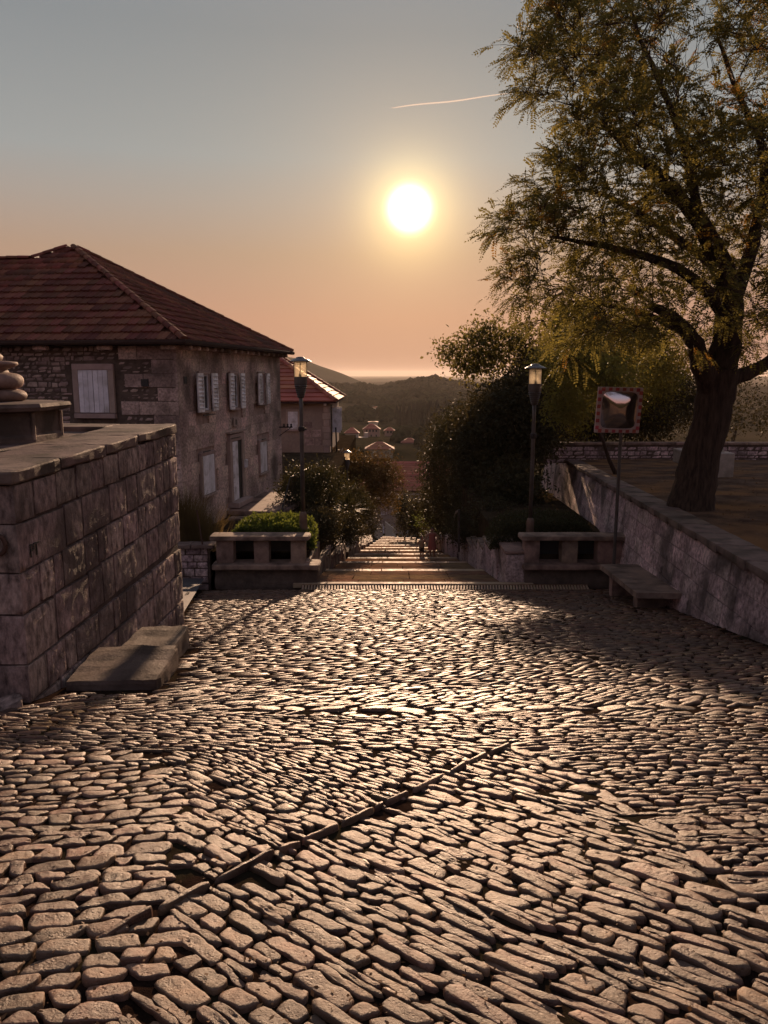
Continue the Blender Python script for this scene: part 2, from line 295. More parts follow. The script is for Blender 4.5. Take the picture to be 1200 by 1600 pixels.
class MB:
    def __init__(s): s.V = []; s.F = []
    def add(s, V, F):
        n = len(s.V); s.V.extend([tuple(v) for v in V]); s.F.extend([tuple(i + n for i in f) for f in F]); return s
    def box(s, c, size, R=None, taper=1.0, bev=0.0):
        hx, hy, hz = [v / 2 for v in size]; V = []
        if bev <= 0:
            for z in (-1, 1):
                k = taper if z > 0 else 1
                for x, y in ((-1, -1), (1, -1), (1, 1), (-1, 1)): V.append(Vector((x * hx * k, y * hy * k, z * hz)))
            F = [(3, 2, 1, 0), (4, 5, 6, 7), (0, 1, 5, 4), (1, 2, 6, 5), (2, 3, 7, 6), (3, 0, 4, 7)]
        else:
            F = []
            def ring(ix, iy, z, k=1): return [Vector((x * ix * k, y * iy * k, z)) for x, y in ((-1, -1), (1, -1), (1, 1), (-1, 1))]
            b = min(bev, hx * .9, hy * .9, hz * .9)
            lv = [ring(hx - b, hy - b, -hz)]
            def oct_(z, k=1):
                return [Vector(p) for p in ((-hx + b, -hy, z), (hx - b, -hy, z), (hx, -hy + b, z), (hx, hy - b, z), (hx - b, hy, z), (-hx + b, hy, z), (-hx, hy - b, z), (-hx, -hy + b, z))]
            o1, o2 = oct_(-hz + b), oct_(hz - b)
            r1, r2 = ring(hx - b, hy - b, -hz), ring(hx - b, hy - b, hz)
            V = r1 + o1 + o2 + r2
            F.append((3, 2, 1, 0)); F.append((20, 21, 22, 23))
            for i in range(8): F.append((4 + i, 4 + (i + 1) % 8, 12 + (i + 1) % 8, 12 + i))
            for i in range(4):
                j = (i + 1) % 4
                F.append((i, j, 4 + (2 * i + 1), 4 + 2 * i)); F.append((j, 4 + (2 * i + 2) % 8, 4 + 2 * i + 1))
                F.append((12 + 2 * i, 12 + 2 * i + 1, 20 + j, 20 + i)); F.append((12 + 2 * i + 1, 12 + (2 * i + 2) % 8, 20 + j))
            if taper != 1:
                for v in V: 
                    k = 1 + (taper - 1) * (v.z + hz) / (2 * hz); v.x *= k; v.y *= k
        R = R or Matrix.Identity(3)
        return s.add([R @ v + Vector(c) for v in V], F)
    def tube(s, pts, r, n=8, caps=True):
        pts = [Vector(p) for p in pts]; rs = r if isinstance(r, (list, tuple)) else [r] * len(pts)
        V = []; F = []; up = None
        for i, p in enumerate(pts):
            d = (pts[min(i + 1, len(pts) - 1)] - pts[max(i - 1, 0)]).normalized()
            if up is None: up = d.orthogonal().normalized()
            up = (up - d * up.dot(d)); up = up.normalized() if up.length > 1e-6 else d.orthogonal().normalized()
            sd = d.cross(up)
            for k in range(n):
                a = 2 * math.pi * k / n; V.append(p + (up * math.cos(a) + sd * math.sin(a)) * rs[i])
        for i in range(len(pts) - 1):
            for k in range(n):
                a, b = i * n + k, i * n + (k + 1) % n; F.append((a, b, b + n, a + n))
        if caps: F.append(tuple(range(n - 1, -1, -1))); F.append(tuple((len(pts) - 1) * n + k for k in range(n)))
        return s.add(V, F)
    def lathe(s, prof, c, n=20, sq=None, rot=0):
        V = []; F = []; c = Vector(c)
        for (r, z) in prof:
            for k in range(n):
                a = 2 * math.pi * (k) / n + rot; V.append(c + Vector((r * math.cos(a), r * math.sin(a), z)))
        for i in range(len(prof) - 1):
            for k in range(n):
                a, b = i * n + k, i * n + (k + 1) % n; F.append((a, b, b + n, a + n))
        F.append(tuple(range(n - 1, -1, -1))); F.append(tuple((len(prof) - 1) * n + k for k in range(n)))
        return s.add(V, F)
    def build(s, name, mat, parent=None, smooth=False, kind=None, at=None):
        return mobj(name, s.V, s.F, mat, parent, smooth, kind, at)
def text_to_mesh(o):
    bpy.context.view_layer.update()
    me = bpy.data.meshes.new_from_object(o); q = bpy.data.objects.new(o.name, me); nm = o.name; COL.objects.link(q); q.parent = o.parent; q.matrix_local = o.matrix_local.copy()
    bpy.data.objects.remove(o); q.name = nm; return q
def rz(a): return Matrix.Rotation(a, 3, 'Z')
def inst(name, me, loc, R, parent, kind=None):
    """a further object sharing mesh data; loc world, R 3x3"""
    o = bpy.data.objects.new(name, me); COL.objects.link(o); o.parent = parent
    mw = R.to_4x4(); mw.translation = Vector(loc) - org(parent); o.matrix_local = mw
    return o
def copy_tree(o, loc, parent=None, sub=True):
    c = o.copy(); COL.objects.link(c)
    if parent: c.parent = parent
    else: c.location = loc
    ORG[c.name] = Vector(loc)
    for ch in [x for x in scene.objects if x.parent == o] if sub else []:
        copy_tree(ch, loc, c)
    return c
def nz(p, s=1.0): return mnoise.noise(Vector(p) * s)

# stone with a pillowed, slightly uneven front; U along, W up, N outwards
def block(P0, U, W, N, w, h, depth, rng, nx=4, ny=3, pil=.02, rough=.012, gap=.008):
    g = gap; V = []; F = []
    off = rng.uniform(-.6, .6) * rough
    cj = [(rng.uniform(-.35, 1) * gap, rng.uniform(-.35, 1) * gap) for _ in range(4)]
    for j in range(ny + 1):
        for i in range(nx + 1):
            a, b = i / nx, j / ny
            u = g + (w - 2 * g) * a; v = g + (h - 2 * g) * b
            u += (1 - a) * (1 - b) * cj[0][0] - a * (1 - b) * cj[1][0] - a * b * cj[2][0] + (1 - a) * b * cj[3][0]
            v += (1 - a) * (1 - b) * cj[0][1] + a * (1 - b) * cj[1][1] - a * b * cj[2][1] - (1 - a) * b * cj[3][1]
            e = min(a, 1 - a, b, 1 - b)
            z = off + (rng.uniform(-1, 1) * rough if e > 0 else rng.uniform(-.4, .2) * rough) - (pil if e == 0 else 0)
            V.append(P0 + U * u + W * v + N * z)
    for j in range(ny):
        for i in range(nx):
            a = j * (nx + 1) + i; F.append((a, a + 1, a + nx + 2, a + nx + 1))
    br = [i for i in range(nx + 1)] + [(j + 1) * (nx + 1) - 1 for j in range(1, ny + 1)] + [ny * (nx + 1) + i for i in range(nx - 1, -1, -1)] + [j * (nx + 1) for j in range(ny - 1, 0, -1)]
    n0 = len(V)
    k = len(br)
    for i in br: V.append(V[i])
    for i in br: V.append(V[i] - N * depth)
    for i in range(k): F.append((n0 + (i + 1) % k, n0 + i, n0 + k + i, n0 + k + (i + 1) % k))
    return V, F
def courses(L, H, hm, wm, rng, jh=.18, jw=.4):
    out = []; v = 0
    hs = []
    while v < H - hm * .45:
        h = hm * rng.uniform(1 - jh, 1 + jh); hs.append(h); v += h
    k = H / sum(hs); v = 0
    for h in hs:
        h *= k; ws = []; u = 0
        while u < L - wm * .3:
            w = wm * rng.uniform(1 - jw, 1 + jw); ws.append(w); u += w
        q = L / sum(ws); u = 0
        for w in ws: out.append((u, v, w * q, h)); u += w * q
        v += h
    return out

# ------------------------------------------------------------------ TERRAIN
def gz(y):                       # street / stairs mean level (world z)
    if y < 18.7: return -SLOPE * y
    if y < 19.45: return -3.78
    return -3.80 - .2 * (y - 19.45)
def smooth(t): t = max(0, min(1, t)); return t * t * (3 - 2 * t)
def valley(x, y):
    pts = [(-40, 8), (0, 0), (85, -17.0), (100, -20), (180, -24.5), (280, -28), (450, -33.5), (700, -34), (1000, -27), (1250, -20), (1600, -24), (2600, -35), (60000, -75)]
    for (a, za), (b, zb) in zip(pts, pts[1:]):
        if y <= b: break
    z = za + (zb - za) * smooth((y - a) / (b - a)) if y > 100 else za + (zb - za) * (y - a) / (b - a)
    n = mnoise.fractal(Vector((x * .004, y * .004, .3)), 1.0, 2.0, 4)
    far = smooth((y - 150) / 500)
    z += n * 9 * far
    # ridge is higher to the right of the valley gap and to the left
    if y > 600:
        px = x / y * FPX + 600
        k = smooth((y - 600) / 550)
        prof = 10.0 * math.exp(-((px - 665) / 38) ** 2) - 5.5 * math.exp(-((px - 592) / 20) ** 2) + 12 * smooth((545 - px) / 120) 
        z += prof * k * (1 - smooth((y - 1300) / 900))
    return z
ys = np.concatenate([np.linspace(-40, 18, 30), np.linspace(20, 100, 41), np.geomspace(104, 2600, 150), np.geomspace(2900, 20000, 12)])
uu = np.sinh(np.linspace(-3.6, 3.6, 150)) / np.sinh(3.6)
V = []
for y in ys:
    half = max(60, abs(y) * 1.15)
    for u in uu:
        x = u * half
        z = valley(x, y) - (.35 if y < 100 else 0)
        if y < 100: z -= .5
        V.append((x, y, z))
nx_ = len(uu)
F = np.array([(j * nx_ + i, j * nx_ + i + 1, (j + 1) * nx_ + i + 1, (j + 1) * nx_ + i) for j in range(len(ys) - 1) for i in range(nx_ - 1)])
mobj('ground', V, F, M['land'], smooth=True, kind='structure')

V = [(-16000, 6900, -55), (16000, 6900, -55), (22000, 19900, -55), (-22000, 19900, -55)]
mobj('sea', V, [(0, 1, 2, 3)], M['sea'], kind='structure')
def hill(name, pxs, d, depth, mat, seed, base=-70):
    """a ridge whose skyline passes the listed photograph points at distance d"""
    xs = [P(a, b, d) for a, b in pxs]; V = []; n = 120; k = 14
    X = np.linspace(xs[0].x, xs[-1].x, n); Zs = np.interp(X, [v.x for v in xs], [v.z for v in xs])
    for j in range(k + 1):
        t = j / k * 2 - 1
        for i in range(n):
            f = math.cos(t * math.pi / 2) ** .8
            r = mnoise.fractal(Vector((X[i] * .003 + seed, t * 2, 0)), 1, 2, 5)
            V.append((X[i], d + t * depth + 0, base + (Zs[i] - base) * f + r * d * .0022 * (1 if j else 0)))
    F = np.array([(j * n + i, j * n + i + 1, (j + 1) * n + i + 1, (j + 1) * n + i) for j in range(k) for i in range(n - 1)])
    return mobj(name, V, F, mat, smooth=True, kind='structure')
hill('hills', [(-300, 540), (250, 528), (380, 545), (440, 556), (475, 564), (505, 575), (530, 583), (553, 592), (572, 602), (600, 618)], 2600, 900, M['hill'], 1)
hill('hills', [(430, 610), (520, 600), (560, 597), (585, 593.5), (603, 593.5), (622, 597), (645, 606), (690, 600), (715, 594), (760, 592), (900, 588), (1300, 590)], 5200, 1500, M['hill'], 7)

# far woods: nobody could count them
def blob_mass(name, pts, mat, cone=False, seed=0):
    rng = random.Random(seed); ico = bmesh.new(); bmesh.ops.create_icosphere(ico, subdivisions=1, radius=1)
    iv = np.array([v.co[:] for v in ico.verts]); iff = np.array([[v.index for v in f.verts] for f in ico.faces]); ico.free()
    Vs = []; Fs = []; n = 0
    for (x, y, z, r, h) in pts:
        v = iv.copy()
        if cone: v[:, :2] *= (0.62 - .42 * v[:, 2:3])
        v = v * np.array([r, r, h]) * (1 + np.array([[rng.uniform(-.22, .22)] for _ in range(len(v))]))
        Vs.append(v + np.array([x, y, z + h * .6])); Fs.append(iff + n); n += len(v)
    o = mobj(name, np.concatenate(Vs), np.concatenate(Fs), mat, kind='stuff'); return o
rng = random.Random(5)
pts = []
for _ in range(5200):
    y = 150 * (1500 / 150) ** (rng.random() ** .62); px = rng.uniform(505, 780); x = (px - 600) / FPX * y
    dens = mnoise.noise(Vector((x * .016, y * .01, 4)))
    if y < 560 and dens < .12 or (y < 900 and dens < -.05): continue
    if any(a - 4 < px < b + 4 and d - 120 < y < d + 16 for a, b, d in ((572, 614, 270), (566, 593, 400), (601, 616, 410), (539, 568, 385), (628, 652, 330), (576, 590, 560), (583, 591, 700))): continue
    r = rng.uniform(1.6, 3.6) * (1 if y < 600 else 1.5); pts.append((x, y, valley(x, y), r * 1.15, r * rng.uniform(.7, 1.05)))
tag(blob_mass('woods', pts, M['wood_far'], seed=2), 'scrub and low woods covering the far valley slopes', 'woods')
pts = []
for _ in range(120):
    px = rng.uniform(617, 705); y = rng.uniform(560, 640); x = (px - 600) / FPX * y
    if px < 630 and rng.random() < .5: continue
    pts.append((x, y, valley(x, y) - 1, rng.uniform(2.2, 3.6), rng.uniform(6, 10)))
tag(blob_mass('conifer_woods', pts, M['conifer_far'], cone=True, seed=3), 'dark stand of tall conifers below the far ridge', 'conifer wood')

# ------------------------------------------------------------------ STREET : cobbles
rng = random.Random(11)
street = empty('street', (0, 8, gz(8)), kind='structure')
# earth bed between the stones
xs = np.linspace(-9, 8.5, 120); yy = np.linspace(-6, 18.75, 170); V = []
for y in yy:
    for x in xs: V.append((x, y, -SLOPE * y - .002 + .006 * nz((x * 4, y * 4, 0)) + .010 * nz((x * .5, y * .5, 3))))
F = np.array([(j * 120 + i, j * 120 + i + 1, (j + 1) * 120 + i + 1, (j + 1) * 120 + i) for j in range(169) for i in range(119)])
mobj('joint_soil', V, F, M['soil'], street, smooth=True)

def inpoly(x, y, poly):
    c = False; j = len(poly) - 1
    for i in range(len(poly)):
        xi, yi = poly[i]; xj, yj = poly[j]
        if (yi > y) != (yj > y) and x < (xj - xi) * (y - yi) / (yj - yi) + xi: c = not c
        j = i
    return c
# boundaries drawn on the street itself (photograph points carried to the ground)
def gline(pts): return [G(*p) for p in pts]
L1 = gline([(150, 1475), (330, 1385), (470, 1320), (600, 1262), (730, 1197), (800, 1165)])    # narrow stone ridge
L2 = gline([(800, 1165), (930, 1235), (1080, 1330), (1180, 1420), (1260, 1520)])               # long border stones
L3 = gline([(395, 1108), (560, 1110), (760, 1113), (980, 1105), (1200, 1112), (1400, 1120)])      # row of large stones
L4 = gline([(690, 958), (840, 1000), (960, 1045), (1120, 1092), (1300, 1130)])                # seam further down
def xline(L, x):                 # y of polyline at x
    for (a, b), (c, d) in zip(L, L[1:]):
        if min(a, c) <= x <= max(a, c): return b + (d - b) * (x - a) / (c - a) if c != a else b
    return L[0][1] if x < L[0][0] else L[-1][1]
def region(x, y):
    if y < 1.0 or y > 18.65: return None
    if y > 6.35 and y < 11.3 and x < -3.05: return None
    if y >= 11.3 and x < -3.2 - (y - 11.2) * .17: return None
    if x > 5.0 + .115 * (y - 9.7) - .02: return None
    if -3.1 < x < (-2.15 if y < 8.05 else -2.38) and 6.8 < y < 9.5: return None
    px, py = to_px(x, y, -SLOPE * y)
    y3 = 6.02
    if y > y3:
        if x > L4[-1][0]: return 'far2'
        if x > L4[0][0] and y > xline(L4, x): return 'far2'
        return 'far'
    # right-hand fan of small level stones
    if x > L2[0][0] and y > xline(L2, x): return 'right'
    if px < 300 + (1250 - py) * .1 and py > 1225 and px + (py - 1225) * .05 < 330 - max(0, py - 1450) * .8: return 'left'
    if x < L1[0][0] and y < L1[0][1]: return 'near'
    if y > xline(L1, x):
        if py < 1175 : return 'mid'
        if px < 250: return 'left'
        return 'upper'
    return 'near'
#            angle  pitch length seed   jitter
SPEC = {'near': (-45, .057, .215, 1), 'upper': (-40, .050, .185, 2), 'mid': (-8, .040, .18, 3), 'right': (3, .042, .17, 4),
        'left': (12, .105, .135, 5), 'far': (32, .054, .25, 6), 'far2': (14, .060, .25, 7)}
stones = []                      # (corner quad list, height, kind)
for key, (ang, pitch, length, seed) in SPEC.items():
    r = random.Random(seed * 7 + 3)
    a = rad(ang); ca, sa = math.cos(a), math.sin(a)
    K = int(26 / pitch)
    offs = [0.0]
    for k in range(K): offs.append(offs[-1] + pitch * ((r.uniform(.5, 1.0) if r.random() < .55 else r.uniform(1.0, 1.9)) if key != 'left' else r.uniform(.7, 1.35)))
    base = offs[len(offs) // 2]
    def wv(k, s):                # wavy course boundary
        amp = pitch * (.42 if key in ('far', 'far2', 'mid', 'right') else .55)
        return offs[k] - base + amp * (mnoise.noise(Vector((s * 1.3, k * .37, seed))) ) + .30 * mnoise.noise(Vector((s * .22, (offs[k] - base) * .22, seed + 9)))
    for k in range(K):
        s = -14 + r.uniform(0, .2)
        th = offs[k + 1] - offs[k]
        while s < 14:
            ln = length * r.uniform(.45, 1.75) * (1.0 if th < pitch * 1.1 else .85)
            if key == 'left': ln = length * r.uniform(.55, 1.6)
            mid = s + ln / 2; wm = (wv(k, mid) + wv(k + 1, mid)) / 2
            x, y = mid * ca - wm * sa, 5 + mid * sa + wm * ca
            if region(x, y) == key:
                sl0, sl1 = r.uniform(-.35, .35) * pitch, r.uniform(-.35, .35) * pitch
                q = [(s + sl0, wv(k, s)), (s + ln + sl1, wv(k, s + ln)), (s + ln - sl1, wv(k + 1, s + ln)), (s - sl0, wv(k + 1, s))]
                m0 = ((s + s + ln) / 2, wv(k, mid)); m1 = (mid, wv(k + 1, mid))
                thick = wm and (m1[1] - m0[1])
                parts = [(q, m0, m1)]
                if key in ('near', 'upper') and th > pitch * 1.15 and r.random() < .35:     # two thin stones side by side
                    t = r.uniform(.4, .6)
                    lerp = lambda A, B: (A[0] + (B[0] - A[0]) * t, A[1] + (B[1] - A[1]) * t)
                    c0, c1, cm = lerp(q[0], q[3]), lerp(q[1], q[2]), lerp(m0, m1)
                    parts = [([q[0], q[1], c1, c0], m0, cm), ([c0, c1, q[2], q[3]], cm, m1)]
                if key == 'left' and r.random() < .3 and ln > length:
                    pass
                for (qq, b0, b1) in parts:
                    if key not in ('far', 'far2') and r.random() < .008: continue
                    W = [(u * ca - v * sa, 5 + u * sa + v * ca) for (u, v) in (qq[0], b0, qq[1], qq[2], b1, qq[3])]
                    stones.append((W, key, r.random()))
            s += ln
def strip(L, width, ln, key, seed, jit=.3):
    r = random.Random(seed)
    for (a, b), (c, d) in zip(L, L[1:]):
        T = math.hypot(c - a, d - b); s = 0; ux, uy = (c - a) / T, (d - b) / T
        while s < T - .03:
            l = min(ln * r.uniform(1 - jit, 1 + jit), T - s); w = width * r.uniform(.75, 1.3)
            o = r.uniform(-.25, .25) * width
            pts_ = [(s, -w / 2 + o), (s + l / 2, -w / 2 * r.uniform(.8, 1.2) + o), (s + l, -w / 2 + o), (s + l, w / 2 + o), (s + l / 2, w / 2 * r.uniform(.8, 1.2) + o), (s, w / 2 + o)]
            stones.append(([(a + ux * u - uy * v, b + uy * u + ux * v) for u, v in pts_], key, r.random()))
            s += l
def near_line(x, y, L, w):
    for (a, b), (c, d) in zip(L, L[1:]):
        T2 = (c - a) ** 2 + (d - b) ** 2; t = max(0, min(1, ((x - a) * (c - a) + (y - b) * (d - b)) / T2))
        if math.hypot(x - a - t * (c - a), y - b - t * (d - b)) < w: return True
    return False
stones = [s for s in stones if not (near_line(sum(p[0] for p in s[0]) / 6, sum(p[1] for p in s[0]) / 6, L1, .024)
          or near_line(sum(p[0] for p in s[0]) / 6, sum(p[1] for p in s[0]) / 6, L2, .030)
          or near_line(sum(p[0] for p in s[0]) / 6, sum(p[1] for p in s[0]) / 6, L3, .09)
          or near_line(sum(p[0] for p in s[0]) / 6, sum(p[1] for p in s[0]) / 6, L4, .07))]
strip(L1, .027, .34, 'ridge', 1); strip(L2, .095, .26, 'near', 2); strip(L3, .15, .30, 'mid', 3); strip(L4, .11, .28, 'far', 4)

def stone_mesh(W, key, rv, near):
    """W: six plan points. rings of a worn, domed cobble"""
    cx = sum(p[0] for p in W) / 6; cy = sum(p[1] for p in W) / 6
    rr = random.Random(int(rv * 1e9))
    dy_ = cy; n = 18 if cy < 3.9 else (13 if near else 9)
    minw = math.hypot((W[1][0] - W[4][0]), (W[1][1] - W[4][1]))
    gap = min(.0080 if near else .0055, minw * .13)
    if key == 'ridge': gap = .002
    # corner-rounded closed outline through the six points
    P6 = [Vector((x - cx, y - cy)) for x, y in W]
    per = [0]
    for i in range(6): per.append(per[-1] + (P6[(i + 1) % 6] - P6[i]).length)
    out = []
    for k in range(n):
        t = (k + .5) / n * per[-1]
        for i in range(6):
            if t <= per[i + 1]: break
        f = (t - per[i]) / max(1e-6, per[i + 1] - per[i]); p = P6[i].lerp(P6[(i + 1) % 6], f); out.append(p)
    # round the corners by averaging
    for _ in range(1): out = [(out[k - 1] + out[k] * 2.2 + out[(k + 1) % n]) / 4.2 for k in range(n)]
    res = []
    for p in out:
        l = p.length; k = max(.5, (l - gap) / max(l, 1e-5)); q = p * k
        q += Vector((rr.uniform(-1, 1), rr.uniform(-1, 1))) * (.0032 if near else .004) + q * (.10 * mnoise.noise(Vector((q.x * 14 + rv * 50, q.y * 14, 3))))
        res.append(q)
    h = {'ridge': .034}.get(key, .008 + .015 * rr.random() ** 1.2) * (1.0 if near else 1.05)
    h += .012 * mnoise.noise(Vector((cx * .9, cy * .9, 7)))
    tx, ty = rr.uniform(-.09, .09), rr.uniform(-.09, .09)
    rings = ((1.0, -.03), (.985, h * .5), (.94, h * .88), (.76, h * 1.0), (.40, h * .98)) if cy < 3.9 else (((1.0, -.02), (.97, h * .65), (.82, h * .98)) if near else ((1.0, -.015), (.93, h * .85)))
    zb = -SLOPE * cy
    V = []; F = []
    sd = rv * 100
    for (k, z) in rings:
        for q in res:
            x, y = q.x * k, q.y * k
            dz = 0 if z < 0 else x * tx + y * ty + (.0060 if near else .004) * mnoise.noise(Vector(((cx + x) * 30, (cy + y) * 22, sd))) + (.006 if near else .004) * mnoise.noise(Vector(((cx + x) * 9, (cy + y) * 9, sd)))
            V.append((cx + x, cy + y, zb - SLOPE * y + z + dz))
    m = len(rings)
    for i in range(m - 1):
        for k in range(n):
            a, b = i * n + k, i * n + (k + 1) % n; F.append((a, b, b + n, a + n))
    V.append((cx, cy, zb + h * 1.02 + (.005 * mnoise.noise(Vector((cx * 20, cy * 20, sd)))))); c = len(V) - 1
    for k in range(n): F.append(((m - 1) * n + k, (m - 1) * n + (k + 1) % n, c))
    return V, F
def shown(s):
    W = s[0]; pts_ = [to_px(x, y, -SLOPE * y) for x, y in W]
    if any(p[1] > 1700 or y_ < .5 for p, (x_, y_) in zip(pts_, W)): return 0
    cx = sum(p[0] for p in pts_) / 6; cy = sum(p[1] for p in pts_) / 6
    if not (0 < cx < 1200 and 900 < cy < 1600): return 0
    A = 0
    for i in range(6): A += pts_[i - 1][0] * pts_[i][1] - pts_[i][0] * pts_[i - 1][1]
    return abs(A) / 2
stones.sort(key=shown, reverse=True)
restn, restf = MB(), MB()
for i, s in enumerate(stones):
    cy = sum(p[1] for p in s[0]) / 6; near = cy < 7.2
    V, F = stone_mesh(s[0], s[1], s[2], near)
    if i < 300: mobj('cobblestone', V, F, M['cobble'], street, smooth=True)
    elif near: restn.add(V, F)
    else: restf.add(V, F)
restn.build('cobblestones', M['cobble'], street, smooth=True, kind='stuff')
restf.build('lower_cobblestones', M['cobble_far'], street, smooth=True, kind='stuff')
STAT = (len(stones), len(restn.F), len(restf.F))
# grit, twigs and dry leaves in the joints
def quads(C, D, Nn, L, Wd):
    """diamond leaves: centres C, directions D, widths across"""
    S = np.cross(D, Nn); S /= (np.linalg.norm(S, axis=1, keepdims=True) + 1e-9)
    L = np.asarray(L).reshape(-1, 1); Wd = np.asarray(Wd).reshape(-1, 1)
    Nn = np.cross(S, D)
    v0 = C; v1 = C + D * L * .45 + S * Wd * .5 + Nn * Wd * .12; v2 = C + D * L; v3 = C + D * L * .45 - S * Wd * .5 + Nn * Wd * .12
    V = np.stack([v0, v1, v2, v3], 1).reshape(-1, 3); F = np.arange(len(V)).reshape(-1, 4)
    return V, F
nr = np.random.RandomState(4)
n = 9000
y = 1.2 + 17 * nr.rand(n) ** 1.7; x = nr.uniform(-1, 1, n) * (1.3 + y * .55)
edge = nr.rand(n) < .35
x = np.where(edge & (y > 5.5), -3.0 + np.abs(nr.randn(n)) * .45, x); x = np.where(edge & (y <= 5.5), nr.uniform(-3.3, 4, n), x)
wr = nr.rand(n) < .18; x = np.where(wr, 4.9 + .115 * (y - 9.7) - np.abs(nr.randn(n)) * .35, x)
ok = [(region(a, b) is not None) for a, b in zip(x, y)]
x, y = x[ok], y[ok]; n = len(x)
C = np.stack([x, y, -SLOPE * y + nr.uniform(.004, .03, n)], 1)
D = nr.randn(n, 3); D[:, 2] *= .25; D /= np.linalg.norm(D, axis=1, keepdims=True)
Nn = nr.randn(n, 3) * .5 + np.array([0, 0, 1.2])
V, F = quads(C, D, Nn, nr.uniform(.008, .035, n), nr.uniform(.004, .016, n))
tag(mobj('leaf_litter', V, F, M['litter'], kind='stuff'), 'dry leaf crumbs and grit scattered over the cobbles', 'leaf litter')

# asphalt lane on the left
V = [(-3.15, 11.0, -2.2 + .02), (-4.75, 20.0, -3.98), (-26, 20.0, -3.98), (-26, 11.0, -2.18)]
V = [(-3.18, 11.15, -SLOPE * 11.15 + .045), (-4.72, 19.6, -3.68), (-26, 19.6, -3.64), (-26, 11.15, -SLOPE * 11.15 + .06)]
mobj('lane', V, [(0, 1, 2, 3)], M['asphalt'], kind='structure')
# manhole / hatch frame in the lane
hb = MB(); hc = P(287, 931, 16.0)
hz = -3.12
for (a, b, c, d) in ((0, 0, .75, .05), (0, .6, .75, .05), (0, 0, .05, .65), (.7, 0, .05, .65)):
    hb.box((-4.55 + a + c / 2 - .35, 15.2 + b + d / 2, -SLOPE * (15.2 + b + d / 2) + .02 + .1), (c, d, .03))
tag(hb.build('hatch_frame', M['iron'], at=(-4.5, 15.4, -3.0)), 'flat iron hatch frame set in the dark asphalt lane', 'hatch')

# ------------------------------------------------------------------ DRAIN + STAIRWAY
dr = empty('drain_channel', (1.6, 19.0, -3.78), 'long slotted drain crossing the street above the top step', 'drain')
x0, x1 = P(470, 920, 19).x, P(922, 920, 19).x
mb = MB(); mb.box(((x0 + x1) / 2, 19.02, -3.87), (x1 - x0, .46, .1)); mb.build('channel', M['void'], dr)
mb = MB()
mb.box(((x0 + x1) / 2, 18.785, -3.80), (x1 - x0, .05, .09)); mb.box(((x0 + x1) / 2, 19.255, -3.80), (x1 - x0, .05, .09)); mb.build('frame', M['step'], dr)
mb = MB(); xx = x0 + .05
while xx < x1:
    sk = -.05 if xx < 0 else (.10 if xx > 1.5 else .02)
    mb.box((xx, 19.02, -3.785), (.04, .44, .05), rz(-sk * 1.2)); xx += .075
mb.build('grating_bar', M['nosing'], dr, kind='stuff')
stair = empty('stairway', (.7, 19.6, -3.8), kind='structure')
def sx(y): return .58 + .016 * (y - 19.4)          # axis of the stairs
def sw(y): return 2.55 - .012 * (y - 19.4)         # half width
mb = MB(); mb.box((sx(19.4) + .18, 19.38, -3.80), (x1 - x0 - .55 - .6, .2, .12), bev=.012)
mb.build('top_kerb', M['nosing'], stair)
edges = [19.48, 23.6, 28.6, 32.8, 37.4, 42.4, 47.6, 53, 58.6, 64.4, 70.4, 76.6, 83]
z = -3.80; rng = random.Random(9)
for i in range(len(edges) - 1):
    a, b = edges[i], edges[i + 1]; L = b - a; z1 = z - .17 * L + .02
    # tread paved with large flags
    k = 4 if i < 4 else 2; rows = 3 if i < 3 else 2
    st = empty('step', (sx(a), a, z)); st.parent = stair; st.location = Vector((sx(a), a, z)) - org(stair)
    def pt(u, v, dz=0): # u -1..1 v 0..1
        yy_ = a + (L - .28) * v; return Vector((sx(yy_) + sw(yy_) * u, yy_, z + (z1 - z) * (v * (L - .28) / L) + dz))
    base = MB(); base.add([pt(-1, 0, -.06), pt(1, 0, -.06), pt(1, 1.0, -.06), pt(-1, 1.0, -.06), pt(-1, 0, -.9), pt(1, 0, -.9), pt(1, 1, -.9), pt(-1, 1, -.9)], [(0, 1, 2, 3), (4, 7, 6, 5), (0, 4, 5, 1), (1, 5, 6, 2), (2, 6, 7, 3), (3, 7, 4, 0)])
    base.build('tread_bed', M['soil'], st)
    for r_ in range(rows):
        cuts = [-1] + sorted(-1 + 2 * (j + rng.uniform(-.22, .22)) / k for j in range(1, k)) + [1]
        for c0, c1 in zip(cuts, cuts[1:]):
            v0, v1 = r_ / rows, (r_ + 1) / rows
            U = pt(c1, v0) - pt(c0, v0); Wv = pt(c0, v1) - pt(c0, v0)
            N_ = U.cross(Wv).normalized()
            V, F = block(pt(c0, v0) , U.normalized(), Wv.normalized(), N_, U.length, Wv.length, .06, rng, 6, 4, .006, .004, .010)
            mobj('paving_slab', V, F, M['step'], st, smooth=True)
    # pale nosing stones along the edge
    cuts = [-1, -.35 + rng.uniform(-.2, .2), .35 + rng.uniform(-.2, .2), 1]
    for c0, c1 in zip(cuts, cuts[1:]):
        y0 = b - .28; xa, xb = sx(b) + sw(b) * c0, sx(b) + sw(b) * c1
        mb = MB(); mb.box(((xa + xb) / 2, y0 + .14, z1 - .06 + rng.uniform(0, .012)), (xb - xa - .012, .275, .17), bev=.015); mb.build('nosing', M['nosing'], st)
    z = z1 - .15
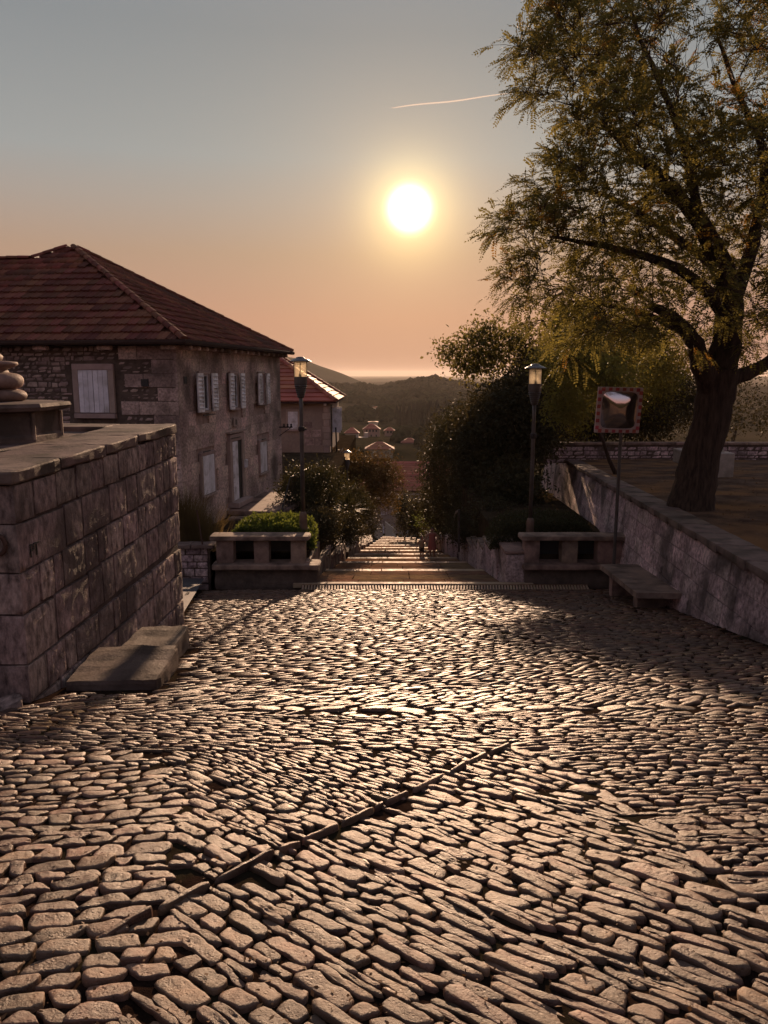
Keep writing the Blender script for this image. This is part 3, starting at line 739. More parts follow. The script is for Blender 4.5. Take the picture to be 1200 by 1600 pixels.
# stepped stone blocks flanking the stairs
def rough_box(c, size, rng, rough=.02, yaw=0, nseg=3, top_tilt=0):
    bm = bmesh.new(); bmesh.ops.create_cube(bm, size=1)
    bmesh.ops.scale(bm, vec=size, verts=bm.verts)
    bmesh.ops.subdivide_edges(bm, edges=bm.edges, cuts=nseg, use_grid_fill=True)
    sd = rng.random() * 50
    for v in bm.verts:
        e = sum(abs(abs(v.co[i]) - size[i] / 2) < 1e-4 for i in range(3))
        p = v.co.copy()
        if e >= 2: v.co *= (1 - .012 * e)
        n = mnoise.noise_vector(p * 3.1 + Vector((sd, 0, 0))) + .5 * mnoise.noise_vector(p * 9 + Vector((0, sd, 0)))
        v.co += n * rough
        v.co.z += top_tilt * p.y * (1 if p.z > 0 else 0)
    bm.transform(Matrix.Translation(c) @ Matrix.Rotation(yaw, 4, 'Z'))
    V = [v.co.copy() for v in bm.verts]; bm.verts.index_update(); F = [tuple(v.index for v in f.verts) for f in bm.faces]; bm.free()
    return V, F
rng = random.Random(21)
for side in (-1, 1):
    t = empty('stair_side_wall', (sx(19.6) + side * 2.7, 19.6, -3.9), 'stepped rough stone wall lining the ' + ('left edge of the stairway beside the shrubs' if side < 0 else 'right edge of the stairway beside the clipped hedge'), 'stone wall')
    y = 19.42; zt = -3.30 if side < 0 else -3.02
    i = 0
    while y < 60:
        L = rng.uniform(1.3, 1.9) if y < 30 else rng.uniform(2.2, 3.2)
        w = .42 if side < 0 else .55
        xc = sx(y) + side * (sw(y) + w / 2 + .02)
        if side < 0 and i == 0: w = .5
        zb = gz(y + L) - .6
        zt_ = zt + rng.uniform(-.05, .05)
        V, F = rough_box(Vector((xc + rng.uniform(-.03, .03), y + L / 2, (zt_ + zb) / 2)), (w, L - .03, zt_ - zb), rng, .035, rng.uniform(-.05, .05), 4)
        mobj('block', V, F, M['rwall'] if side > 0 else M['parapet'], t)
        if y < 32:      # thin cap slab
            V, F = rough_box(Vector((xc, y + L / 2, zt_ + .04)), (w + .05, L - .04, .09), rng, .010, 0, 2)
            mobj('cap_slab', V, F, M['parapet'], t)
        y += L; zt = gz(y + 1) + (.62 if side < 0 else .95) if y > 21 else zt - .12
        i += 1

# ------------------------------------------------------------------ terraces / plateau
mb = MB(); mb.box((-16.2, 40, -8.05), (28, 40.2, 10)); mb.build('terrace_ground', M['earth'], kind='structure')
mb = MB(); mb.box((-3.5, 25.0, -5.02), (3.0, 10.2, 4.0)); mb.build('planter_ground', M['earth'], kind='structure')
mb = MB(); mb.box((5.0, 26.3, -5.1), (3.3, 12.8, 4.0)); mb.build('planter_ground', M['earth'], kind='structure')
def wtx(y): return 5.15 + .115 * (y - 9.7)        # top edge of right wall
def wtz(y): return -1.02 - .0428 * (y - 9.7)
def plat(y): return -1.12 - .0385 * (y - 9.7)
V = []; xs = np.linspace(0, 1, 50); yv = np.linspace(-8, 60, 60)
for y in yv:
    for u in xs:
        x = wtx(y) + .3 + u ** 1.5 * 45; V.append((x, y, plat(y) + .05 * nz((x * .35, y * .35, 5)) * min(1, u * 8) - (.0 if y < 34 else (y - 34) * .1)))
F = np.array([(j * 50 + i, j * 50 + i + 1, (j + 1) * 50 + i + 1, (j + 1) * 50 + i) for j in range(59) for i in range(49)])
mobj('lawn', V, F, M['lawn'], smooth=True, kind='structure')

# ------------------------------------------------------------------ RIGHT RETAINING WALL
rw = empty('retaining_wall', (5.2, 14, -3), 'long low-topped rubble retaining wall running down the right beside the cobbles', 'stone wall')
rng = random.Random(31)
BAT = .12
def rwp(y, z, off=0):
    zt = wtz(y) - .12; x = wtx(y) + .06 - BAT * (zt - z); return Vector((x - off, y, z))
Y0, Y1 = 2.0, 42.5
V = []; F = []
ny = 37
for j in range(ny):
    y = Y0 + (Y1 - Y0) * j / (ny - 1); zt = wtz(y) - .1; zb = gz(y) - .7
    V += [rwp(y, zt, -.03), rwp(y, zb, -.03), (wtx(y) + .5, y, zt), (wtx(y) + .5, y, zb)]
for j in range(ny - 1):
    a = 4 * j; F += [(a, a + 1, a + 5, a + 4), (a + 2, a + 6, a + 7, a + 3), (a, a + 4, a + 6, a + 2)]
a = 4 * (ny - 1); F += [(0, 2, 3, 1), (a, a + 1, a + 3, a + 2)]
mobj('core', V, F, M['rmortar'], rw)
cnt = 0; u = 4.0
stuffmb = MB()
cols = []
# courses parallel to the falling street: stack stones in columns of running rows
hm = .36; k = 0
while True:
    off = k * hm                  # height below the cap
    y = max(Y0, 9.7 - 6 + 0.0) + rng.uniform(0, .3)
    anyrow = False
    while y < Y1 - .4:
        w = rng.uniform(.35, 1.0) * (1 if y < 17 else 1.5); zt = wtz(y + w / 2) - .13 - off; zb = zt - hm
        if zb > gz(y) - .35:
            anyrow = True
            if y > 5:
                P0 = rwp(y, zb); U = (rwp(y + w, zb + (wtz(y + w) - wtz(y))) - P0); Wv = rwp(y, zt) - P0
                N_ = Wv.cross(U).normalized() 
                if N_.x > 0: N_ = -N_
                V, F = block(P0, U.normalized(), Wv.normalized(), N_, U.length, Wv.length, .05, rng, 5, 4, .006, .012 if y < 15 else .006, .006)
                F = [tuple(reversed(f)) for f in F]
                cols.append((y, V, F))
        y += w
    k += 1
    if not anyrow or k > 30: break
cols.sort(key=lambda c: c[0])
for i, (y, V, F) in enumerate(cols):
    if i < 290: mobj('stone', V, F, M['rwall'], rw, smooth=True)
    else: stuffmb.add(V, F)
stuffmb.build('far_stones', M['rwall'], rw, smooth=True, kind='stuff')
y = 3.0
while y < Y1:
    L = rng.uniform(.9, 1.4); L = min(L, Y1 - y + .05)
    P0 = Vector((wtx(y) - .04, y, wtz(y) - .12)); 
    ang = math.atan2(.115, 1)
    V, F = rough_box(Vector((wtx(y + L / 2) + .27, y + L / 2, wtz(y + L / 2) - .06)), (.62, L - .015, .13), rng, .009, -ang, 3, -.0428)
    mobj('cap_slab', V, F, M['cap'], rw); y += L
# ------------------------------------------------------------------ far low wall on the lawn
fw = empty('low_stone_wall', (14, 30.5, -1.8), 'low rubble wall along the back of the lawn, behind the big tree', 'stone wall')
mb = MB(); fy = 33.2
fz0 = plat(33.2) - .15; fz1 = zat(694, 33)
mb.box((16.5, fy + .02, (fz0 + fz1) / 2), (20.2, .36, fz1 - fz0 - .02)); mb.build('core', M['hdark'], fw)
for (u, v, w, h) in courses(20.0, fz1 - fz0 - .1, .2, .36, rng, .25, .5):
    x = 7.0 + u
    if x > 17.5: continue
    V, F = block(Vector((x, fy - .19, fz0 + v)), Vector((1, 0, 0)), Vector((0, 0, 1)), Vector((0, -1, 0)), w, h, .05, rng, 3, 2, .03, .02, .014)
    mobj('stone', V, F, M['rwall'], fw, smooth=True)
x = 7.0
while x < 17.7:
    L = rng.uniform(.8, 1.3); V, F = rough_box(Vector((x + L / 2, fy, fz1 + .02)), (L - .02, .5, .1), rng, .008, 0, 2); mobj('cap_slab', V, F, M['parapet'], fw); x += L

# ------------------------------------------------------------------ LEFT WALL
WX, WY0, WY1 = -3.15, 6.5, 11.2
def ltop(y): return .79 + .022 * (y - 6.4)
lw = empty('stone_wall', (-4.5, 8.8, -1.5), 'massive squared stone wall at left with worn cap slabs', 'stone wall')
mb = MB()
mb.add([(-7.5, WY0 + .04, -2.6), (WX - .04, WY0 + .04, -2.6), (WX - .04, WY1 - .04, -3.2), (-7.5, WY1 - .04, -3.2), (-7.5, WY0 + .04, .64), (WX - .04, WY0 + .04, .64), (WX - .04, WY1 - .04, .74), (-7.5, WY1 - .04, .74)],
       [(3, 2, 1, 0), (4, 5, 6, 7), (0, 1, 5, 4), (1, 2, 6, 5), (2, 3, 7, 6), (3, 0, 4, 7)]); mb.build('core', M['mortar'], lw)
rng = random.Random(44)
H = .67 + 3.1; hs = [.34, .43, .38, .46, .36, .43, .38, .44, .42, .4]
v = .67
for ci, h in enumerate(hs):
    zt, zb = v, v - h
    y = WY0; first = True
    wk = rng.uniform(.8, 1.25)
    bias = ci % 2
    while y < WY1 - .02:
        w = rng.uniform(.2, .72) * wk if not first else (.62 if bias else .36)
        if first and ci == 1: w = .95
        if WY1 - (y + w) < .22: w = WY1 - y
        if zt > -SLOPE * (y + w) - .15:
            rgh = .010 if (first or (ci == 1)) else .022
            P0 = Vector((WX, y, zb)); tb = .022 * (y - 6.4)
            V, F = block(P0 + Vector((0, 0, tb * (1 - (ci > 3)))), Vector((0, 1, 0)), Vector((0, 0, 1)), Vector((1, 0, 0)), w, h, .10, rng, 11 if not first else 7, 9, .009, rgh * .34, .011)
            o = mobj('stone', V, F, M['wall'], lw, smooth=True)
            if ci == 1 and first: lettered = (y, w, zb, h)
        y += w; first = False
    # front face towards the camera
    x = WX
    first = True
    while x > -6.4:
        w = rng.uniform(.45, .8) if not first else (.36 if bias else .62)
        V, F = block(Vector((x - w, WY0, zb)), Vector((1, 0, 0)), Vector((0, 0, 1)), Vector((0, -1, 0)), w, h, .10, rng, 8, 6, .010, .006, .006)
        if zb < -SLOPE * WY0 - .5 and zt < -SLOPE * WY0 - .1: x -= w; first = False; continue
        mobj('stone', V, F, M['wall'], lw, smooth=True); x -= w; first = False
    v -= h
# ring relief on the corner stone and the cut letters
yl, wl_, zl, hl = lettered
mb = MB(); cc = Vector((WX - .17, WY0 - .012, zl + .26))
mb.tube([cc + Vector((.075 * math.cos(t), -.012, .085 * math.sin(t))) for t in np.linspace(0, 2 * math.pi, 17)[:-1]] + [cc + Vector((.075, -.012, 0))], .020, 6)
mb.build('iron_ring', M['rust'], lw)
tx_ = bpy.data.curves.new('cut_letters', 'FONT'); tx_.body = "PT"; tx_.size = .17; tx_.extrude = .004; tx_.space_character = .9
to = bpy.data.objects.new('cut_letters', tx_); COL.objects.link(to); to.parent = lw; tx_.materials.append(M['void'])
to.rotation_euler = (rad(90), 0, rad(90)); to.location = Vector((WX + .013, yl + .17, zl + .10)) - org(lw); text_to_mesh(to)
# cap slabs
y = WY0 - .06
for L in (.95, 1.15, 1.05, 1.62):
    V, F = rough_box(Vector((WX - .385, y + L / 2, ltop(y + L / 2) - .06)), (.82, L - .008, .12), rng, .012, 0, 6, .022); mobj('cap_slab', V, F, M['cap'], lw); y += L
x = WX - .80
for L in (1.2, 1.3, 1.3):
    V, F = rough_box(Vector((x - L / 2, WY0 + .22, ltop(WY0) - .065)), (L - .012, .56, .14), rng, .010, 0, 4); mobj('cap_slab', V, F, M['cap'], lw); x -= L
x = WX - .80
for L in (1.5, 1.6):
    V, F = rough_box(Vector((x - L / 2, WY1 - .3, ltop(WY1) - .065)), (L - .012, .7, .13), rng, .010, 0, 4); mobj('cap_slab', V, F, M['cap'], lw); x -= L
V, F = rough_box(Vector((-5.45, 9.3, .775)), (2.9, 2.75, .11), rng, .008, 0, 5); mobj('platform_slab', V, F, M['cap'], lw)

lw.rotation_euler = (0, 0, rad(-1.7)); lw.location.x += .07
# well-head like stone ornament on the platform
wh = empty('stone_ornament', (-4.95, 9.25, .83), 'round moulded stone pedestal on an octagonal plinth on top of the left wall', 'stone ornament')
mb = MB(); mb.lathe([(1.02, .0), (1.02, .06), (.98, .09), (.98, .34)], (-4.95, 9.25, .83), 8, rot=rad(22.5)); mb.build('plinth', M['cap'], wh)
mb = MB(); mb.lathe([(1.02, .34), (1.12, .36), (1.14, .40), (1.12, .44), (.6, .455)], (-4.95, 9.25, .83), 8, rot=rad(22.5)); mb.build('plinth_cap', M['cap'], wh)
mb = MB()
for i in range(8):
    a = rad(22.5 + 45 * i); p = Vector((-4.95 + 1.0 * math.cos(a), 9.25 + 1.0 * math.sin(a), 1.02)); mb = MB(); mb.tube([p - Vector((0, 0, .16)), p + Vector((0, 0, .14))], .025, 6); mb.build('corner_moulding', M['parapet'], wh)
prof = [(.50, .455)] + [(.56 + .06 * math.cos(t), .52 + .065 * math.sin(t)) for t in np.linspace(-1.5, 1.4, 7)] + [(.5, .60)] + [(.53 + .085 * math.cos(t), .69 + .09 * math.sin(t)) for t in np.linspace(-1.4, 1.4, 9)] + [(.47, .79), (.46, .83), (.56, .86), (.60, .885), (.59, .915), (.5, .925)]
V = []; n = 28
for (r, zz) in prof:
    for k in range(n):
        a = 2 * math.pi * k / n; w = 1 + .07 * mnoise.noise(Vector((math.cos(a) * 2, math.sin(a) * 2, zz * 5))); V.append((-4.95 + r * w * math.cos(a), 9.25 + r * w * math.sin(a), .83 + zz))
F = [(i * n + k, i * n + (k + 1) % n, (i + 1) * n + (k + 1) % n, (i + 1) * n + k) for i in range(len(prof) - 1) for k in range(n)] + [tuple(range((len(prof) - 1) * n, len(prof) * n))]
mobj('moulded_drum', V, F, M['parapet'], wh, smooth=True)
mb = MB(); mb.lathe([(.40, .92), (.42, .98), (.38, 1.02), (.27, 1.06), (.36, 1.14), (.38, 1.22), (.3, 1.30), (.05, 1.34)], (-4.95, 9.25, .83), 20); mb.build('finial', M['parapet'], wh, smooth=True)

# two slabs at the foot of the wall
for k, (cx_, cy_, sxx, syy, zt, yaw, lab) in enumerate([(-2.66, 7.5, .88, 1.0, -SLOPE * 7.0 + .08, .06, 'lower of two reddish stone slabs at the foot of the left wall'),
                                               (-2.82, 8.72, .72, 1.25, -SLOPE * 8.2 + .06, .03, 'upper reddish stone slab behind another, at the foot of the left wall')]):
    V, F = rough_box(Vector((cx_, cy_, zt - .11)), (sxx, syy, .24 if k == 0 else .3), rng, .022, yaw, 6)
    tag(mobj('stone_slab', V, F, M['slab'], smooth=False, at=(cx_, cy_, zt - .2)), lab, 'stone slab')
V, F = rough_box(Vector((-3.3, 6.3, -1.27)), (.3, .24, .16), rng, .05, .5, 4)
tag(mobj('stone', V, F, M['wall'], smooth=True, at=(-3.25, 6.2, -1.3)), 'dark loose boulder lying at the corner of the left wall', 'stone')

# ------------------------------------------------------------------ PARAPETS WITH OPENINGS
def parapet(xa, xb, yf, pillars, lab, mirror):
    zs = -3.27; zp = zat(838, yf)                  # seat slab top
    t = empty('stone_parapet', ((xa + xb) / 2, yf + .2, zs - .5), lab, 'stone parapet')
    ztop = zp; zslab = ztop - .115
    V, F = rough_box(Vector(((xa + xb) / 2, yf + .25, ztop - .055)), (xb - xa, .56, .115), rng, .005, 0, 3); mobj('top_slab', V, F, M['parapet'], t)
    zb = zat(880, yf + .1)
    for (a, b) in pillars:
        V, F = rough_box(Vector(((a + b) / 2, yf + .28, (zslab + zb) / 2)), (b - a, .40, zslab - zb), rng, .006, 0, 3); mobj('pillar', V, F, M['parapet'], t)
    ex = .25
    xa2, xb2 = (xa + .05, xb + ex) if not mirror else (xa + .08, xb)
    V, F = rough_box(Vector(((xa2 + xb2) / 2, yf + .22, zb - .065)), (xb2 - xa2, .7, .13), rng, .007, 0, 4); mobj('base_slab', V, F, M['parapet'], t)
    V, F = rough_box(Vector(((xa2 + xb2) / 2, yf + .32, zb - .13 - .28)), (xb2 - xa2 - .1, .6, .56), rng, .03, 0, 6); mobj('plinth', M and V, F, M['hdark'], t)
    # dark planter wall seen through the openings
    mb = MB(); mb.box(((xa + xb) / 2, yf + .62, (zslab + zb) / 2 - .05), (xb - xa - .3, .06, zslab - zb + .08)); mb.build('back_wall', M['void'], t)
    return t
YP = 19.35
xpx = lambda p, d=YP, y=845: P(p, y, d).x
parapet(xpx(326), xpx(484), YP, [(xpx(336), xpx(363)), (xpx(395), xpx(419)), (xpx(453), xpx(476))], 'low stone parapet with two square openings, left of the stairway', False)
parapet(xpx(813), xpx(985), YP, [(xpx(821), xpx(845)), (xpx(880), xpx(905)), (xpx(936), xpx(975))], 'low stone parapet with two square openings, right of the stairway', True)
# rubble retaining wall continuing left of the parapet
t = empty('low_stone_wall', (-5.3, 19.8, -3.6), 'dark low rubble wall edging the lane, left of the parapet', 'stone wall')
za, zb_ = zat(858, 19.6), -4.1
mb = MB(); mb.box((-7.7, 19.96, (za + zb_) / 2), (6.2, .36, za - zb_)); mb.build('core', M['hdark'], t)
for (u, v, w, h) in courses(2.2, za - zb_, .2, .3, rng, .25, .45):
    V, F = block(Vector((-6.85 + u, 19.72, zb_ + v)), Vector((1, 0, 0)), Vector((0, 0, 1)), Vector((0, -1, 0)), w, h, .06, rng, 3, 2, .03, .02, .012); mobj('stone', V, F, M['rwall'], t, smooth=True)
x = -6.9
while x < -4.7:
    V, F = rough_box(Vector((x + .3, 19.9, za + .04)), (.6, .5, .1), rng, .02, 0, 3); mobj('cap_slab', V, F, M['cap'], t); x += .61

# ------------------------------------------------------------------ STONE BENCH on the right
bt = empty('stone_bench', (4.75, 15.6, gz(15.6)), 'grey stone slab bench against the right wall', 'bench')
zt = zat(938, 14.1)
zt = -SLOPE * 14.2 + .42
bv = [P(952, 888, 1), 0]
# plan: four corners
A = Vector((4.72, 13.9, zt)); BB_ = Vector((5.62, 13.85, zt)); C_ = Vector((5.98, 17.6, zt - .38)); D_ = Vector((5.08, 17.6, zt - .38))
V = []; F = []
nn, kk = 4, 8
for lay in (0, 1):
    for j in range(kk + 1):
        for i in range(nn + 1):
            a = A.lerp(BB_, i / nn); b = D_.lerp(C_, i / nn); p = a.lerp(b, j / kk); p = p + Vector((rng.uniform(-.006, .006), rng.uniform(-.01, .01), rng.uniform(-.003, .003) - lay * .11)); V.append(p)
q = (nn + 1) * (kk + 1)
for j in range(kk):
    for i in range(nn):
        a = j * (nn + 1) + i; F.append((a, a + 1, a + nn + 2, a + nn + 1)); F.append((q + a, q + a + nn + 1, q + a + nn + 2, q + a + 1))
for i in range(nn): F.append((i, q + i, q + i + 1, i + 1)); a = kk * (nn + 1) + i; F.append((a, a + 1, q + a + 1, q + a))
for j in range(kk): a = j * (nn + 1); F.append((a, a + nn + 1, q + a + nn + 1, q + a)); a += nn; F.append((a, q + a, q + a + nn + 1, a + nn + 1))
mobj('seat_slab', V, F, M['parapet'], bt)
for (yy_, xx_) in ((14.5, 5.18), (17.0, 5.45)):
    zf = zt - .11 - (yy_ - 14.05) * .107
    V, F = rough_box(Vector((xx_, yy_, (zf + gz(yy_) - .1) / 2)), (.56, .24, zf - gz(yy_) + .1), rng, .012, 0, 3); mobj('leg', V, F, M['parapet'], bt)

# ------------------------------------------------------------------ TRAFFIC MIRROR
mc = P(966.5, 641, 18.3); S = 1.12
yaw = rad(8); tilt = rad(3)
tm = empty('traffic_mirror', (P(968, 885, 18.3).x, 18.3, gz(18.3)), 'square convex traffic mirror with red and white chequered border on a grey post', 'traffic mirror')
Rm = Matrix.Rotation(yaw, 3, 'Z') @ Matrix.Rotation(tilt, 3, 'X') @ Matrix.Rotation(rad(1.5), 3, 'Y')
def mp(x, y, z): return Rm @ Vector((x, y, z)) + mc
mb = MB(); mb.box(mc, (S, .05, S * .96), Rm, bev=.015); mb.build('backing', M['sign_white'], tm)
nseg = 13; bw = S * .075
sqb = None
for k in range(nseg):
    if k % 2 == 0: continue
    c = -S / 2 + (k + .5) * S / nseg
    for (x_, z_, w_, h_) in ((c, S * .48 - bw / 2 - .01, S / nseg, bw), (c, -S * .48 + bw / 2 + .01, S / nseg, bw), (-S / 2 + bw / 2 + .01, c * .96, bw, S / nseg), (S / 2 - bw / 2 - .01, c * .96, bw, S / nseg)):
        mb = MB(); mb.box(mp(x_, -.028, z_), (w_, .008, h_), Rm); mb.build('red_patch', M['red'], tm)
# convex glass with rounded corners
V = []; F = []; ns, nr_ = 40, 8; hw = S * .40
V.append(mp(0, -.10, 0))
for j in range(1, nr_ + 1):
    for k in range(ns):
        a = 2 * math.pi * k / ns; cx_, sx_ = math.cos(a), math.sin(a); e = .34
        X = math.copysign(abs(cx_) ** e, cx_); Z = math.copysign(abs(sx_) ** e, sx_); f = j / nr_
        V.append(mp(X * hw * f, -.032 - .068 * (1 - f * f), Z * hw * .97 * f))
for k in range(ns): F.append((0, 1 + k, 1 + (k + 1) % ns))
for j in range(nr_ - 1):
    for k in range(ns): a = 1 + j * ns + k; b = 1 + j * ns + (k + 1) % ns; F.append((a, a + ns, b + ns, b))
mobj('mirror_glass', V, F, M['mirror'], tm, smooth=True)
mb = MB(); rim = [mp(math.copysign(abs(math.cos(a)) ** .34, math.cos(a)) * hw * 1.02, -.034, math.copysign(abs(math.sin(a)) ** .34, math.sin(a)) * hw * .99) for a in np.linspace(0, 2 * math.pi, 41)]
mb.tube(rim, .014, 6); mb.build('rim', M['sign_white'], tm)
mb = MB(); pb = P(967, 885, 18.3); pt_ = mp(.15, .06, -.3)
mb.tube([(pt_.x, pt_.y + .05, gz(18.3) - .1), (pt_.x, pt_.y + .05, mc.z + .3)], .042, 10); mb.build('post', M['lamp_metal'], tm)
for dz_ in (.18, -.22):
    mb = MB(); mb.box((pt_.x, pt_.y + .0, mc.z + dz_), (.22, .1, .05)); mb.build('clamp', M['iron'], tm)

# ------------------------------------------------------------------ STREET LAMPS
def lamp_model(base):
    t = empty('street_lamp', base); bx, by, bz = base; H = 5.1
    mb = MB(); mb.lathe([(.13, 0), (.13, .06), (.105, .08), (.105, .95), (.09, 1.02), (.06, 1.06)], base, 12); mb.build('base', M['lamp_base'], t, smooth=False)
    mb = MB(); mb.tube([(bx, by, bz + 1.0), (bx, by, bz + 2.6), (bx, by, bz + H - 1.35), (bx, by, bz + H - .95)], [.062, .055, .05, .052], 10); mb.build('pole', M['lamp_metal'], t, smooth=True)
    mb = MB(); mb.lathe([(.055, H - 1.92), (.085, H - 1.90), (.085, H - 1.80), (.055, H - 1.78)], base, 10)
    for a in (0, 2.1, 4.2): mb.box((bx + .1 * math.cos(a), by + .1 * math.sin(a), bz + H - 1.85), (.07, .03, .05), rz(a))
    mb.build('bracket', M['iron'], t)
    mb = MB(); pr = [(.055, H - 1.05)]
    for k in range(6): r = .085 + .014 * k; pr += [(r, H - 1.03 + k * .055), (r + .012, H - 1.0 + k * .055), (r, H - .985 + k * .055)]
    pr += [(.165, H - .68), (.168, H - .50), (.15, H - .495)]
    mb.lathe(pr, base, 18); mb.build('collar', M['lamp_metal'], t, smooth=False)
    mb = MB(); mb.lathe([(.158, H - .50), (.162, H - .12)], base, 18)
    # open shell
    mb.F = [f for f in mb.F if len(f) == 4]; mb.build('lantern_glass', M['lantern'], t, smooth=True)
    mb = MB()
    for k in range(2):
        a = k * math.pi ; mb = MB(); mb.box((bx + .165 * math.cos(a), by + .165 * math.sin(a), bz + H - .31), (.012, .012, .38), rz(a)); mb.build('glazing_rod', M['iron'], t)
    mb = MB(); mb.lathe([(.035, H - .5), (.035, H - .42), (.012, H - .40), (.012, H - .12)], base, 8); mb.build('lamp_holder', M['iron'], t)
    mb = MB(); mb.lathe([(.15, H - .125), (.285, H - .115), (.29, H - .10), (.20, H - .055), (.13, H - .03), (.10, H - .0), (.04, H + .012)], base, 22); mb.build('cap', M['cap_metal'], t, smooth=False)
    return t
b1 = P(469, 558, 20.25); lamp = lamp_model((b1.x, 20.25, b1.z - 5.1))
G_ = 'street lamps down the stairway'
tag(lamp, 'tall street lamp behind the left parapet, in front of the second house', 'street lamp', G_)
for px, py, d, lab in ((837, 569, 20.25, 'tall street lamp behind the right parapet, against the dark trees'), (542, 704, 44, 'small street lamp half way down, among the russet trees on the left'), (640, 776, 93, 'farthest tiny street lamp at the bottom of the stairway')):
    q = P(px, py, d); c = copy_tree(lamp, (q.x, d, q.z - 5.1)); c['label'] = lab; c['group'] = G_; c['category'] = 'street lamp'

# ------------------------------------------------------------------ HOUSES
def plane_hit(px, py, p0, n):
    r = ray(px, py); o = Vector((0, 0, EYE)); return o + r * ((p0 - o).dot(n) / r.dot(n))
D1 = 21.5
A_ = P(275, 545, D1); B_ = P(437, 558, 31.7)
U_ = Vector((B_.x - A_.x, B_.y - A_.y, 0)); LEN = U_.length; U_ = U_.normalized()      # along the right face
Fd = Vector((-U_.y, U_.x, 0))                                                           # along the front face, leftwards
NR = Vector((U_.y, -U_.x, 0)); NF = -U_                                                # outward normals
ZE = EYE + .90                                                                          # eaves
ZB = -4.6
WID = 11.5
h1 = empty('stone_house', (A_.x - 5, A_.y + 5, ZB), 'two-storey stone house at left with hipped tile roof and white shutters', 'house')
A0 = Vector((A_.x, A_.y, 0))
def cornerpt(u, w, z): return A0 + U_ * u + Fd * w + Vector((0, 0, z))
ztw = ZE - .12
mb = MB(); ins = .05
c4 = [cornerpt(ins, ins, 0), cornerpt(LEN - ins, ins, 0), cornerpt(LEN - ins, 24, 0), cornerpt(ins, 24, 0)]
mb.add([p + Vector((0, 0, ZB)) for p in c4] + [p + Vector((0, 0, ztw)) for p in c4], [(0, 1, 2, 3), (7, 6, 5, 4), (1, 0, 4, 5), (2, 1, 5, 6), (3, 2, 6, 7), (0, 3, 7, 4)])
mb.build('wall', M['hmortar'], h1)
mb = MB(); mb.add([cornerpt(.035, .1, ZB), cornerpt(.035, 24, ZB), cornerpt(.035, 24, ztw - .02), cornerpt(.035, .1, ztw - .02)], [(0, 3, 2, 1)]); mb.build('rubble_bed', M['hdark'], h1)
def hitR(px, py): p = plane_hit(px, py, A0, NR); return ((p - A0).dot(U_), p.z)
def hitF(px, py): p = plane_hit(px, py, A0, NF); return ((p - A0).dot(Fd), p.z)
# openings on right face (u0,u1,z0,z1)
def rectR(xa, xb, ya, yb):
    u0 = hitR(xa, 600)[0]; u1 = hitR(xb, 600)[0]; m = (xa + xb) / 2; return (u0, u1, hitR(m, yb)[1], hitR(m, ya)[1])
ups = [rectR(310.3, 324, 585, 641), rectR(359, 369.2, 585, 637), rectR(403, 410.5, 585, 630)]
lows = [rectR(309, 327, 712, 774), rectR(401.5, 411.5, 691, 739)]
doorR = rectR(355.5, 371.5, 689, 783)
holes = ups + lows + [doorR]
rng = random.Random(77)
blocks = courses(LEN, ztw - ZB, .36, .56, rng, .15, .35)
blk = []
for (u, v, w, h) in blocks:
    z0, z1 = ZB + v, ZB + v + h
    if z1 < -3.2: continue
    hit = any(not (u + w < a + -.0 or u > b or z1 < c or z0 > d) for (a, b, c, d) in holes)
    if hit:
        continue
    V, F = block(A0 + U_ * u + Vector((0, 0, z0)), U_, Vector((0, 0, 1)), NR, w, h, .045, rng, 3, 2, .002, .0035, .003)
    blk.append((u, V, F))
blk.sort(key=lambda b: b[0])
sm = MB()
for i, (u, V, F) in enumerate(blk):
    if i < 260: mobj('ashlar_block', V, [tuple(f) for f in F], M['hwall'], h1, smooth=False)
    else: sm.add(V, F)
if sm.V: sm.build('far_ashlar', M['hwall'], h1, smooth=True, kind='stuff')
# quoins at the corner, wrapping to the front
z = ztw; i = 0
while z > -3.0:
    h = .38; wf = (1.15, .75, 1.0, .6)[i % 4]
    V, F = block(A0 + U_ * (-.008) + Fd * wf + Vector((0, 0, z - h)), -Fd, Vector((0, 0, 1)), NF, wf, h, .06, rng, 3, 2, .01, .006, .007)
    mobj('quoin', V, F, M['hwall'], h1, smooth=True)
    if i % 2 == 0:
        V, F = block(A0 + Fd * wf + Fd * .55 + U_ * (-.004) + Vector((0, 0, z - h)), -Fd, Vector((0, 0, 1)), NF, .54, h, .05, rng, 3, 2, .01, .006, .007); mobj('quoin', V, F, M['hwall'], h1, smooth=True)
    V, F = block(A0 + NR * .008 + Vector((0, 0, z - h)), U_, Vector((0, 0, 1)), NR, .5 if i % 2 else .34, h, .05, rng, 3, 2, .01, .005, .006)
    mobj('quoin', V, F, M['hwall'], h1, smooth=True)
    z -= h; i += 1
# front face: small rubble, real stones in dark mortar
wA, _ = hitF(170.5, 600); wB, _ = hitF(124, 600); zw1 = hitF(147, 578)[1]; zw0 = hitF(147, 645)[1]
rb = MB()
for (u, v, w, h) in courses(10.0, ztw - (-1.6), .13, .24, rng, .45, .55):
    z0 = -1.6 + v
    w0, w1 = u + .55, u + w + .55
    if w1 > wA - .25 and w0 < wB + .25 and z0 + h > zw0 - .25 and z0 < zw1 + .2: continue
    if w1 < .62: continue
    V, F = block(A0 - NF * (.018 if w0 < 1.8 else 0) + Fd * (w0 + w) + Vector((0, 0, z0 + rng.uniform(-.02, .02))), -Fd, Vector((0, 0, 1)), NF, w, h, .06, rng, 3, 2, .035, .022, .012)
    rb.add(V, F)
rb.build('rubble_stones', M['hrubble'], h1, smooth=True, kind='stuff')

